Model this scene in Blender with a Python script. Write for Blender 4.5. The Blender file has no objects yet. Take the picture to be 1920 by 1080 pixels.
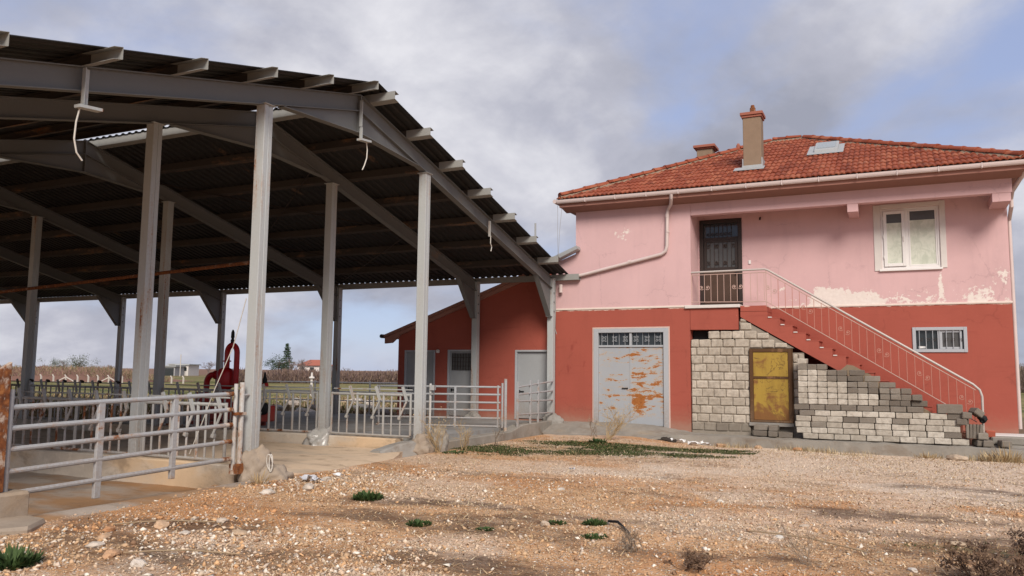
import bpy, bmesh, math, random
import numpy as np
from mathutils import Vector, Matrix

random.seed(7); rng = np.random.default_rng(11)
S = bpy.context.scene
COL = S.collection
R = math.radians

# ------------------------------------------------------------------ camera
CAMH = 1.57
F_PX, PITCH, ROLL, YAW = 1517.06, 0.10322, 0.010576, 0.44453
_fh = Vector((-math.sin(YAW), math.cos(YAW), 0)); _rt = Vector((math.cos(YAW), math.sin(YAW), 0)); _z = Vector((0, 0, 1))
_f = _fh * math.cos(PITCH) + _z * math.sin(PITCH); _u = -_fh * math.sin(PITCH) + _z * math.cos(PITCH)
_r2 = _rt * math.cos(ROLL) + _u * math.sin(ROLL); _u2 = _u * math.cos(ROLL) - _rt * math.sin(ROLL)
cam = bpy.data.cameras.new('camera'); camo = bpy.data.objects.new('camera', cam); COL.objects.link(camo)
cam.sensor_width = 36; cam.lens = F_PX / 1920 * 36; cam.clip_start = .05; cam.clip_end = 6000
camo.matrix_world = Matrix(((_r2.x, _u2.x, -_f.x, 0), (_r2.y, _u2.y, -_f.y, 0), (_r2.z, _u2.z, -_f.z, CAMH), (0, 0, 0, 1)))
S.camera = camo

# ------------------------------------------------------------------ light
SUN_EL, SUN_AZ = R(37), R(148)           # azimuth measured clockwise from +Y: behind the camera, to its right
sun = bpy.data.lights.new('sun', 'SUN'); suno = bpy.data.objects.new('sun', sun); COL.objects.link(suno)
sun.energy = 1.5; sun.angle = R(24); sun.color = (1.0, .92, .82)
_d = Vector((math.sin(SUN_AZ) * math.cos(SUN_EL), math.cos(SUN_AZ) * math.cos(SUN_EL), math.sin(SUN_EL)))
suno.rotation_euler = _d.to_track_quat('Z', 'Y').to_euler(); suno.location = (0, -20, 40)
vs = S.view_settings; vs.view_transform = 'Standard'; vs.look = 'None'; vs.gamma = 1; vs.exposure = 1.4; vs.use_curve_mapping = False
W = bpy.data.worlds.new('World'); S.world = W; W.use_nodes = True

# ------------------------------------------------------------------ node helper
class NT:
    def __init__(s, tree): s.t = tree; s.N = tree.nodes; s.N.clear()
    def n(s, typ, **kw):
        nd = s.N.new(typ)
        for k, v in kw.items():
            if k.startswith('i_'):
                key = k[2:]; key = int(key) if key.isdigit() else key
                s.set(nd.inputs[key], v)
            else: setattr(nd, k, v)
        return nd
    def set(s, sock, v):
        if isinstance(v, bpy.types.NodeSocket): s.t.links.new(v, sock)
        elif isinstance(v, (tuple, list)) and len(v) == 3 and sock.type == 'RGBA': sock.default_value = (*v, 1)
        else: sock.default_value = v
    def pos(s): return s.n('ShaderNodeNewGeometry').outputs['Position']
    def objc(s): return s.n('ShaderNodeTexCoord').outputs['Object']
    def rnd(s): return s.n('ShaderNodeObjectInfo').outputs['Random']
    def vm(s, v, scale=(1, 1, 1), loc=(0, 0, 0), rot=(0, 0, 0)):
        m = s.n('ShaderNodeMapping'); s.set(m.inputs[0], v); m.inputs['Scale'].default_value = scale
        m.inputs['Location'].default_value = loc; m.inputs['Rotation'].default_value = rot; return m.outputs[0]
    def noise(s, v, scale, detail=4, rough=.55, dist=0):
        m = s.n('ShaderNodeTexNoise'); s.set(m.inputs['Vector'], v); m.inputs['Scale'].default_value = scale
        m.inputs['Detail'].default_value = detail; m.inputs['Roughness'].default_value = rough; m.inputs['Distortion'].default_value = dist
        return m.outputs['Fac']
    def vor(s, v, scale, out='Distance', feature='F1'):
        m = s.n('ShaderNodeTexVoronoi', feature=feature); s.set(m.inputs['Vector'], v); m.inputs['Scale'].default_value = scale; return m.outputs[out]
    def m(s, op, a, b=0.0, c=0.0, clamp=False):
        q = s.n('ShaderNodeMath', operation=op, use_clamp=clamp); s.set(q.inputs[0], a); s.set(q.inputs[1], b)
        if op in ('MULTIPLY_ADD', 'SMOOTH_MIN'): s.set(q.inputs[2], c)
        return q.outputs[0]
    def rng(s, v, a, b, c=0., d=1., smooth=True):
        q = s.n('ShaderNodeMapRange', interpolation_type='SMOOTHSTEP' if smooth else 'LINEAR'); q.clamp = True
        for i, x in enumerate((v, a, b, c, d)): s.set(q.inputs[i], x)
        return q.outputs[0]
    def mix(s, fac, a, b, mode='MIX'):
        q = s.n('ShaderNodeMix', data_type='RGBA', blend_type=mode); s.set(q.inputs[0], fac); s.set(q.inputs[6], a); s.set(q.inputs[7], b); return q.outputs[2]
    def xyz(s, v):
        q = s.n('ShaderNodeSeparateXYZ'); s.set(q.inputs[0], v); return q.outputs
    def comb(s, x, y, z):
        q = s.n('ShaderNodeCombineXYZ'); s.set(q.inputs[0], x); s.set(q.inputs[1], y); s.set(q.inputs[2], z); return q.outputs[0]
    def ramp(s, fac, stops):
        q = s.n('ShaderNodeValToRGB'); s.set(q.inputs[0], fac); e = q.color_ramp.elements
        while len(e) < len(stops): e.new(.5)
        for i, (p, c) in enumerate(stops): e[i].position = p; e[i].color = (*c, 1)
        return q.outputs[0]
    def bump(s, h, strength=.5, dist=.02):
        q = s.n('ShaderNodeBump'); q.inputs['Strength'].default_value = strength; q.inputs['Distance'].default_value = dist; s.set(q.inputs['Height'], h); return q.outputs[0]
    def out(s, col, rough=.8, metal=0., normal=None, spec=.3, alpha=None):
        b = s.n('ShaderNodeBsdfPrincipled'); s.set(b.inputs['Base Color'], col); s.set(b.inputs['Roughness'], rough); s.set(b.inputs['Metallic'], metal)
        b.inputs['Specular IOR Level'].default_value = spec
        if normal is not None: s.set(b.inputs['Normal'], normal)
        o = s.n('ShaderNodeOutputMaterial'); s.t.links.new(b.outputs[0], o.inputs[0]); return b

def material(name):
    m = bpy.data.materials.new(name); m.use_nodes = True; return m, NT(m.node_tree)

# ------------------------------------------------------------------ sky
nt = NT(W.node_tree)
sky = nt.n('ShaderNodeTexSky', sky_type='NISHITA'); sky.sun_disc = False; sky.sun_elevation = SUN_EL; sky.sun_rotation = SUN_AZ
sky.air_density = 1.0; sky.dust_density = 1.2; sky.altitude = 900
dirv = nt.n('ShaderNodeTexCoord').outputs['Generated']
x, y, z = nt.xyz(dirv)
den = nt.m('ADD', nt.m('ABSOLUTE', z), .55)
pl = nt.comb(nt.m('DIVIDE', x, den), nt.m('DIVIDE', y, den), 0.0)
SKY_OFF = (9.1, 7.7, 0.0)
pl = nt.vm(pl, loc=SKY_OFF)
cov = nt.noise(pl, 1.9, 7, .54, .3)
cl = nt.rng(cov, .36, .54)
sh = nt.noise(nt.vm(pl, loc=(7.7, 2.2, 0)), 2.2, 6, .54, .3)
fine = nt.noise(nt.vm(pl, loc=(1.7, 9.2, 0)), 6.5, 6, .6, .2)
shade = nt.m('ADD', nt.m('MULTIPLY', sh, .75), nt.m('MULTIPLY', fine, .25))
ccol = nt.ramp(shade, [(.36, (2.15, 2.25, 2.75)), (.48, (3.05, 3.1, 3.6)), (.61, (4.8, 4.78, 5.1))])
blue = nt.mix(.8, sky.outputs[0], (2.35, 2.75, 4.2))
skyc = nt.mix(cl, blue, ccol)
bg = nt.n('ShaderNodeBackground'); nt.set(bg.inputs[0], skyc); bg.inputs[1].default_value = .062
wo = nt.n('ShaderNodeOutputWorld'); nt.t.links.new(bg.outputs[0], wo.inputs[0])

# ------------------------------------------------------------------ mesh helper
class MB:
    def __init__(s): s.v = []; s.f = []; s.mi = []; s.cur = 0
    def add(s, vs, fs):
        o = len(s.v); s.v += [tuple(q) for q in vs]
        for f in fs: s.f.append(tuple(i + o for i in f)); s.mi.append(s.cur)
    def box(s, x0, x1, y0, y1, z0, z1):
        s.add([(x0, y0, z0), (x1, y0, z0), (x1, y1, z0), (x0, y1, z0), (x0, y0, z1), (x1, y0, z1), (x1, y1, z1), (x0, y1, z1)],
              [(3, 2, 1, 0), (4, 5, 6, 7), (0, 1, 5, 4), (1, 2, 6, 5), (2, 3, 7, 6), (3, 0, 4, 7)]); return s
    def obox(s, c, size, rot=(0, 0, 0)):
        from mathutils import Euler
        M = Euler(rot).to_matrix(); c = Vector(c); h = [q / 2 for q in size]
        vs = [c + M @ Vector((sx * h[0], sy * h[1], sz * h[2])) for sz in (-1, 1) for sx, sy in ((-1, -1), (1, -1), (1, 1), (-1, 1))]
        s.add(vs, [(3, 2, 1, 0), (4, 5, 6, 7), (0, 1, 5, 4), (1, 2, 6, 5), (2, 3, 7, 6), (3, 0, 4, 7)]); return s
    def bar(s, p, q, w, h, up=(0, 0, 1)):
        p = Vector(p); q = Vector(q); d = (q - p).normalized(); u = Vector(up)
        sd = d.cross(u); sd = sd.normalized() if sd.length > 1e-4 else d.orthogonal().normalized(); u = sd.cross(d)
        a = sd * w / 2; b = u * h / 2
        s.add([p - a - b, p + a - b, p + a + b, p - a + b, q - a - b, q + a - b, q + a + b, q - a + b],
              [(0, 1, 2, 3), (7, 6, 5, 4), (0, 4, 5, 1), (1, 5, 6, 2), (2, 6, 7, 3), (3, 7, 4, 0)]); return s
    def tube(s, pts, r, n=8, caps=True, radii=None):
        pts = [Vector(p) for p in pts]; vs = []; ref = None
        for i, p in enumerate(pts):
            d = (pts[min(i + 1, len(pts) - 1)] - pts[max(i - 1, 0)]).normalized()
            if ref is None: ref = d.orthogonal().normalized()
            a = (ref - d * ref.dot(d)).normalized(); b = d.cross(a); ref = a
            rr = radii[i] if radii else r
            for k in range(n):
                t = 2 * math.pi * k / n; vs.append(p + (a * math.cos(t) + b * math.sin(t)) * rr)
        fs = []
        for i in range(len(pts) - 1):
            for k in range(n):
                k2 = (k + 1) % n; fs.append((i * n + k, i * n + k2, (i + 1) * n + k2, (i + 1) * n + k))
        if caps: fs.append(tuple(range(n))[::-1]); fs.append(tuple(range((len(pts) - 1) * n, len(pts) * n)))
        s.add(vs, fs); return s
    def prism(s, poly, axis, a, b):
        # poly: 2-D points; axis X -> (y,z), Y -> (x,z), Z -> (x,y)
        def P(q, t): return (t, q[0], q[1]) if axis == 'X' else (q[0], t, q[1]) if axis == 'Y' else (q[0], q[1], t)
        n = len(poly); vs = [P(q, a) for q in poly] + [P(q, b) for q in poly]
        fs = [tuple(range(n))[::-1], tuple(range(n, 2 * n))] + [(i, (i + 1) % n, n + (i + 1) % n, n + i) for i in range(n)]
        s.add(vs, fs); return s
    def lathe(s, prof, c, n=16, axis='Z'):
        vs = []
        for r, h in prof:
            for k in range(n):
                t = 2 * math.pi * k / n; a, b = r * math.cos(t), r * math.sin(t)
                vs.append((c[0] + a, c[1] + b, c[2] + h) if axis == 'Z' else (c[0] + h, c[1] + a, c[2] + b) if axis == 'X' else (c[0] + a, c[1] + h, c[2] + b))
        m = len(prof); fs = [(i * n + k, i * n + (k + 1) % n, (i + 1) * n + (k + 1) % n, (i + 1) * n + k) for i in range(m - 1) for k in range(n)]
        fs.append(tuple(range(n))[::-1]); fs.append(tuple(range((m - 1) * n, m * n))); s.add(vs, fs); return s
    def mesh(s, name, mats, origin=(0, 0, 0), bevel=0, smooth=False, jitter=0):
        me = bpy.data.meshes.new(name); o = Vector(origin)
        me.from_pydata([tuple(Vector(q) - o) for q in s.v], [], s.f)
        mats = mats if isinstance(mats, (list, tuple)) else [mats]
        for m_ in mats: me.materials.append(m_)
        for p, i in zip(me.polygons, s.mi): p.material_index = i
        bm = bmesh.new(); bm.from_mesh(me)
        bmesh.ops.recalc_face_normals(bm, faces=bm.faces[:])
        if bevel:
            es = [e for e in bm.edges if len(e.link_faces) == 2 and e.calc_face_angle(0) > .6]
            bmesh.ops.bevel(bm, geom=es, offset=bevel, segments=1, affect='EDGES', clamp_overlap=True)
        if jitter:
            for v in bm.verts: v.co += Vector((random.uniform(-1, 1), random.uniform(-1, 1), random.uniform(-1, 1))) * jitter
        bm.to_mesh(me); bm.free()
        if smooth:
            for p in me.polygons: p.use_smooth = True
            try: me.set_sharp_from_angle(angle=R(40))
            except Exception: pass
        return me

def worldloc(o):
    v = Vector((0, 0, 0))
    while o is not None: v += o.location; o = o.parent
    return v
def link(name, me, parent=None, loc=(0, 0, 0), rot=None):
    o = bpy.data.objects.new(name, me); COL.objects.link(o); o.location = loc
    if rot: o.rotation_euler = rot
    if parent is not None: o.parent = parent
    return o
def part(name, mb, mat, parent=None, **kw):
    org = worldloc(parent) if parent is not None else (0, 0, 0)
    return link(name, mb.mesh(name, mat, org, **kw), parent)
def tag(o, label=None, cat=None, group=None, kind=None):
    if label: o['label'] = label
    if cat: o['category'] = cat
    if group: o['group'] = group
    if kind: o['kind'] = kind
    return o
def thing(name, label, cat, loc=(0, 0, 0), group=None, rotz=0):
    o = bpy.data.objects.new(name, None); COL.objects.link(o); o.location = loc; o.rotation_euler = (0, 0, rotz)
    o.empty_display_size = .2
    return tag(o, label, cat, group)
def solo(name, mb, mat, label, cat, group=None, kind=None, origin=(0, 0, 0), **kw):
    o = link(name, mb.mesh(name, mat, origin, **kw), None, origin); return tag(o, label, cat, group, kind)
def copy_tree(o, parent=None):
    c = o.copy(); COL.objects.link(c)
    if parent is not None: c.parent = parent
    for ch in list(o.children): copy_tree(ch, c)
    return c
def fast_mesh(name, V, Fc, mat, colors=None, smooth=False):
    """V (n,3); Fc (m,k) same k"""
    me = bpy.data.meshes.new(name); n, m, k = len(V), len(Fc), Fc.shape[1]
    me.vertices.add(n); me.vertices.foreach_set('co', np.ascontiguousarray(V, dtype=np.float32).ravel())
    me.loops.add(m * k); me.loops.foreach_set('vertex_index', np.ascontiguousarray(Fc, dtype=np.int32).ravel())
    me.polygons.add(m); me.polygons.foreach_set('loop_start', np.arange(0, m * k, k, dtype=np.int32))
    try: me.polygons.foreach_set('loop_total', np.full(m, k, dtype=np.int32))
    except Exception: pass
    me.update(calc_edges=True); me.validate()
    if colors is not None:
        a = me.color_attributes.new('tone', 'FLOAT_COLOR', 'POINT')
        c = np.ones((n, 4), np.float32); c[:, :3] = colors; a.data.foreach_set('color', c.ravel())
    me.materials.append(mat)
    if smooth: me.polygons.foreach_set('use_smooth', np.ones(m, bool))
    return me

# numpy value noise for terrain and scattering
_perm = rng.random((64, 64))
def vnoise(x, y, s=1.0):
    x = np.asarray(x, float) * s; y = np.asarray(y, float) * s
    xi = np.floor(x).astype(int); yi = np.floor(y).astype(int); fx = x - xi; fy = y - yi
    fx = fx * fx * (3 - 2 * fx); fy = fy * fy * (3 - 2 * fy); g = lambda a, b: _perm[a % 64, b % 64]
    return (g(xi, yi) * (1 - fx) + g(xi + 1, yi) * fx) * (1 - fy) + (g(xi, yi + 1) * (1 - fx) + g(xi + 1, yi + 1) * fx) * fy
def fbm(x, y, s=1.0, o=4):
    t = 0; a = .5; 
    for k in range(o): t = t + a * vnoise(x + 13.7 * k, y + 5.1 * k, s * 2 ** k); a *= .5
    return t
def sst(a, b, x):
    t = np.clip((np.asarray(x, float) - a) / (b - a), 0, 1); return t * t * (3 - 2 * t)

YF, YR, YE = 20.57, 21.47, 20.07        # house: front wall, recessed wall, eave line
X0 = -8.485                              # gable plane of the shed
FR = [-8.485, -10.81, -15.65, -20.46, -25.29, -30.1, -34.9, -39.7]
YD, YA, YB, YC = 2.44, 9.09, 13.68, 20.32
YRG = 11.385

def ground_z(x, y):
    x = np.asarray(x, float); y = np.asarray(y, float)
    near = sst(60, 25, np.hypot(x, y))
    z = (fbm(x, y, .35, 3) - .45) * .10 * near + (fbm(x, y, 1.7, 3) - .45) * .05 * near
    z = z * sst(-8.6, -7.6, x) + 0
    z = z - .14 * sst(17.2, 19.6, y) * sst(-5.8, -4.2, x) * (y < 30)
    pen = sst(-8.1, -9.3, x) * sst(9.25, 8.9, y)
    z = z - .22 * pen
    shed = sst(-8.15, -8.6, x) * (y > 9.0) * sst(24, 21.5, y) * (x > -42)
    z = z - .10 * shed
    bank = sst(19.5, 24, y) * sst(-13.8, -15.5, x) * sst(45, 36, y)
    z = z + .12 * bank
    return z
def gz(x, y): return float(ground_z(x, y))

# ------------------------------------------------------------------ materials
def band(nt, v, a, b, s=.1):      # 1 inside [a,b]
    return nt.m('MULTIPLY', nt.rng(v, a - s, a + s), nt.rng(v, b - s, b + s, 1, 0))

def m_metal(name, col, rust=.5, rough=.5, streak=(1, 1, .18), scale=5., grime=.25):
    m, nt = material(name); p = nt.pos()
    n1 = nt.noise(nt.vm(p, streak), scale, 6, .62); n2 = nt.noise(p, scale * 5, 4, .6)
    n0 = nt.noise(p, .9, 3, .5)
    t = nt.m('ADD', nt.m('ADD', nt.m('MULTIPLY', n1, .72), nt.m('MULTIPLY', n2, .18)), nt.m('MULTIPLY', n0, .22))
    th = .86 - .30 * rust
    fac = nt.rng(t, th - .02, th + .035)
    zc = nt.xyz(p)[2]; muck = nt.m('MULTIPLY', nt.rng(nt.m('ADD', zc, nt.m('MULTIPLY', n1, -.9)), -.25, .75, .42, 0), nt.rng(n2, .3, .6, .5, 1))
    halo = nt.rng(t, th - .11, th + .02)
    c = nt.mix(nt.m('MULTIPLY', n2, grime), col, tuple(q * .45 for q in col))
    c = nt.mix(nt.m('MULTIPLY', nt.noise(p, 1.6, 4, .6), .35), c, tuple(q * .72 for q in (col[0], col[1] * .97, col[2] * .92)))
    c = nt.mix(muck, c, (.24, .165, .105))
    c = nt.mix(nt.m('MULTIPLY', halo, .45), c, (.36, .20, .10))
    rc = nt.ramp(n2, [(.3, (.07, .022, .010)), (.55, (.19, .065, .022)), (.75, (.36, .15, .05))])
    c = nt.mix(fac, c, rc)
    nt.out(c, nt.mix(fac, (rough,) * 3, (.9,) * 3), 0, nt.bump(nt.m('ADD', nt.m('MULTIPLY', n2, .5), nt.m('MULTIPLY', fac, .6)), .25, .004)); return m

def m_plain(name, col, rough=.7, var=.25, scale=6., bump=.15, bscale=60., rnd=0., metal=0., spec=.3):
    m, nt = material(name); p = nt.pos(); n1 = nt.noise(p, scale, 5, .6); n2 = nt.noise(p, bscale, 3, .6)
    c = nt.mix(nt.m('MULTIPLY', n1, var * 2), col, tuple(q * .5 for q in col))
    c = nt.mix(nt.m('MULTIPLY', n2, var), c, tuple(min(1, q * 1.25) for q in col))
    if rnd:
        h = nt.n('ShaderNodeHueSaturation'); nt.set(h.inputs['Value'], nt.rng(nt.rnd(), 0, 1, 1 - rnd, 1 + rnd, smooth=False)); nt.set(h.inputs['Color'], c); c = h.outputs[0]
    nt.out(c, rough, metal, nt.bump(n2, bump, .01), spec); return m

def wall_common(nt, p, base):
    n = nt.noise(p, 1.1, 5, .6); n3 = nt.noise(nt.vm(p, (1, 1, .25)), 2.6, 5, .62); g = nt.noise(p, 130, 3, .65); mid = nt.noise(p, 16, 4, .6)
    c = nt.mix(nt.rng(n, .3, .75, 0, .35), base, tuple(q * .80 for q in base))
    c = nt.mix(nt.rng(n3, .48, .76, 0, .26), c, (base[0] * .70, base[1] * .72, base[2] * .72))
    rain = nt.noise(nt.vm(p, (1, 1, .06)), 5.5, 4, .6); c = nt.mix(nt.rng(rain, .56, .74, 0, .12), c, (base[0] * .66, base[1] * .68, base[2] * .68))
    c = nt.mix(nt.rng(mid, .55, .8, 0, .22), c, tuple(min(.95, q * 1.12 + .02) for q in base))
    wp = nt.n('ShaderNodeVectorMath', operation='ADD'); nt.set(wp.inputs[0], p); nt.set(wp.inputs[1], nt.comb(nt.m('MULTIPLY', mid, .16), 0.0, nt.m('MULTIPLY', nt.noise(p, 5, 4, .6), .5)))
    ck = nt.m('MULTIPLY', nt.rng(nt.vor(wp.outputs[0], .62, 'Distance', 'DISTANCE_TO_EDGE'), .0, .011, 1, 0), nt.rng(n, .46, .58))
    c = nt.mix(nt.m('MULTIPLY', ck, .24), c, tuple(q * .4 for q in base))
    return c, g, mid

def m_pink():
    m, nt = material('pink_plaster'); p = nt.pos(); x, y, z = nt.xyz(p)
    c, g, mid = wall_common(nt, p, (.60, .395, .395))
    # peeled paint: near the foot of the recessed wall and at its right edge
    n = nt.noise(nt.vm(p, (1, 1, 1)), 2.3, 6, .62); nf = nt.noise(p, 10, 6, .72)
    t = nt.m('ADD', nt.m('MULTIPLY', n, .4), nt.m('MULTIPLY', nf, .6))
    rec = nt.rng(x, -2.9, -2.3)
    low = nt.m('MULTIPLY', nt.rng(z, 3.25, 4.15, .34, 0.0), nt.m('ADD', .45, nt.m('ADD', nt.m('MULTIPLY', band(nt, x, -1.9, -.3, .4), .55), nt.m('MULTIPLY', band(nt, x, .7, 2.4, .3), .28))))
    drip = nt.m('MULTIPLY', nt.m('MULTIPLY', band(nt, x, .93, 1.03, .05), band(nt, z, 3.4, 4.2, .12)), .20)
    edge = nt.m('MULTIPLY', nt.m('MULTIPLY', nt.rng(x, 1.3, 2.35), band(nt, z, 3.75, 4.15, .25)), .22)
    hole1 = nt.m('MULTIPLY', nt.m('MULTIPLY', band(nt, x, -1.95, -1.2, .25), band(nt, z, 3.3, 3.7, .2)), .12)
    left = nt.m('MULTIPLY', nt.m('MULTIPLY', band(nt, x, -6.95, -6.3, .3), band(nt, z, 5.0, 5.5, .2)), .20)
    near = nt.m('MULTIPLY', nt.m('MULTIPLY', band(nt, x, -3.5, -2.5, .25), band(nt, z, 3.4, 3.9, .25)), .14)
    amt = nt.m('ADD', nt.m('ADD', nt.m('MULTIPLY', low, rec), drip), nt.m('ADD', nt.m('ADD', edge, near), nt.m('ADD', hole1, left)))
    f = nt.rng(nt.m('ADD', t, amt), .715, .735)
    c = nt.mix(f, c, nt.mix(mid, (.78, .72, .67), (.60, .52, .47)))
    nt.out(c, .9, 0, nt.bump(nt.m('SUBTRACT', nt.m('ADD', nt.m('MULTIPLY', g, .5), nt.m('MULTIPLY', mid, .3)), nt.m('MULTIPLY', f, .8)), .35, .006), .2); return m

def m_red():
    m, nt = material('red_plaster'); p = nt.pos(); x, y, z = nt.xyz(p)
    c, g, mid = wall_common(nt, p, (.345, .088, .062))
    n = nt.noise(p, 2.6, 6, .66); st = nt.noise(nt.vm(p, (1.0, 1, 7)), 1.3, 5, .6)
    c = nt.mix(nt.rng(st, .55, .75, 0, .35), c, (.24, .055, .042))
    # scuffed paint by the annex doors and worn at the foot
    sc = nt.m('ADD', nt.m('MULTIPLY', n, .9), nt.m('MULTIPLY', nt.m('MULTIPLY', band(nt, x, -10.9, -10.1, .3), band(nt, z, .9, 1.6, .3)), .20))
    f = nt.rng(sc, .74, .77)
    c = nt.mix(nt.m('MULTIPLY', f, .8), c, (.55, .36, .30))
    pe = nt.rng(nt.m('ADD', z, nt.m('MULTIPLY', nt.noise(p, 7, 4, .6), .07)), 3.268, 3.274)
    c = nt.mix(nt.m('MULTIPLY', pe, nt.m('MULTIPLY', nt.rng(x, -8.47, -8.46), nt.rng(nt.noise(p, 1.5, 3, .6), .42, .5))), c, (.68, .56, .48))
    splash = nt.rng(nt.m('ADD', z, nt.m('MULTIPLY', mid, -.5)), -.1, .6, .6, 0)
    c = nt.mix(splash, c, (.30, .15, .105))
    foot = nt.rng(nt.m('ADD', z, nt.m('MULTIPLY', n, -.5)), -.02, .22, .55, 0)
    c = nt.mix(foot, c, (.33, .20, .15))
    dk = nt.m('MULTIPLY', nt.rng(nt.noise(nt.vm(p, (1, 1, .6)), 3.3, 5, .65), .58, .7), nt.m('MULTIPLY', band(nt, x, -8.4, -7.4, .2), band(nt, z, .3, 2.6, .4)))
    c = nt.mix(nt.m('MULTIPLY', dk, .5), c, (.20, .035, .028))
    nt.out(c, .88, 0, nt.bump(nt.m('ADD', nt.m('MULTIPLY', g, .5), nt.m('MULTIPLY', mid, .4)), .35, .006), .2); return m

def m_block(name, c0, c1, c2):
    m, nt = material(name); p = nt.pos(); r = nt.rnd(); o = nt.objc()
    base = nt.ramp(r, [(0, c0), (.5, c1), (1, c2)])
    n = nt.noise(p, 9, 6, .65); g = nt.noise(p, 70, 4, .7); v = nt.vor(p, 90)
    c = nt.mix(nt.rng(n, .38, .68, 0, .8), base, nt.mix(.55, base, (.16, .13, .10)))
    c = nt.mix(nt.rng(g, .55, .8, 0, .4), c, (.62, .56, .48))
    c = nt.mix(nt.rng(v, .0, .22, .5, 0), c, (.10, .085, .07))
    h = nt.m('ADD', nt.m('MULTIPLY', n, .6), nt.m('ADD', nt.m('MULTIPLY', g, .5), nt.m('MULTIPLY', v, .4)))
    nt.out(c, .95, 0, nt.bump(h, .6, .012), .15); return m

def m_tile():
    m, nt = material('clay_tile'); p = nt.pos(); r = nt.rnd(); o = nt.n('ShaderNodeNewGeometry')
    cell = nt.vor(nt.vm(p, (4, 1e-4, 7)), 1.0, 'Color')
    rr = nt.m('FRACT', nt.m('ADD', nt.m('MULTIPLY', nt.xyz(cell)[0], .6), r))
    base = nt.ramp(rr, [(0, (.165, .038, .019)), (.4, (.235, .054, .026)), (.75, (.275, .072, .036)), (1, (.32, .105, .055))])
    n = nt.noise(p, 5, 6, .68); g = nt.noise(p, 45, 4, .6); b = nt.noise(p, 1.1, 4, .6)
    c = nt.mix(nt.rng(n, .52, .72, 0, .55), base, (.13, .06, .042))
    c = nt.mix(nt.rng(g, .58, .75, 0, .35), c, (.28, .19, .13))
    c = nt.mix(nt.rng(b, .55, .75, 0, .35), c, (.24, .10, .06))
    nt.out(c, .85, 0, nt.bump(g, .3, .006), .25); return m

def m_concrete(name, col, sand=0., sandcol=(.50, .36, .22)):
    m, nt = material(name); p = nt.pos(); n = nt.noise(p, 1.3, 6, .62); g = nt.noise(p, 40, 5, .7); md = nt.noise(p, 6, 5, .65)
    c = nt.mix(nt.rng(n, .3, .72, 0, .6), col, tuple(q * .6 for q in col))
    c = nt.mix(nt.rng(md, .5, .75, 0, .4), c, tuple(min(.8, q * 1.3) for q in col))
    c = nt.mix(nt.rng(g, .55, .8, 0, .4), c, tuple(q * .5 for q in col))
    if sand: c = nt.mix(nt.rng(nt.noise(nt.vm(p, (.5, 1, 1)), .9, 5, .6), .62 - sand * .4, .80 - sand * .4, 0, .95), c, nt.mix(md, sandcol, tuple(q * .75 for q in sandcol)))
    blot = nt.noise(nt.vm(p, (.7, 1.2, 1)), 2.1, 6, .66, .4); c = nt.mix(nt.rng(blot, .50, .68, 0, .5), c, (.17, .12, .08)); c = nt.mix(nt.rng(nt.noise(nt.vm(p, (1, .4, 1)), 14, 4, .7), .62, .72, 0, .4), c, (.12, .09, .065))
    nt.out(c, .93, 0, nt.bump(nt.m('ADD', g, md), .4, .012), .2); return m

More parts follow.
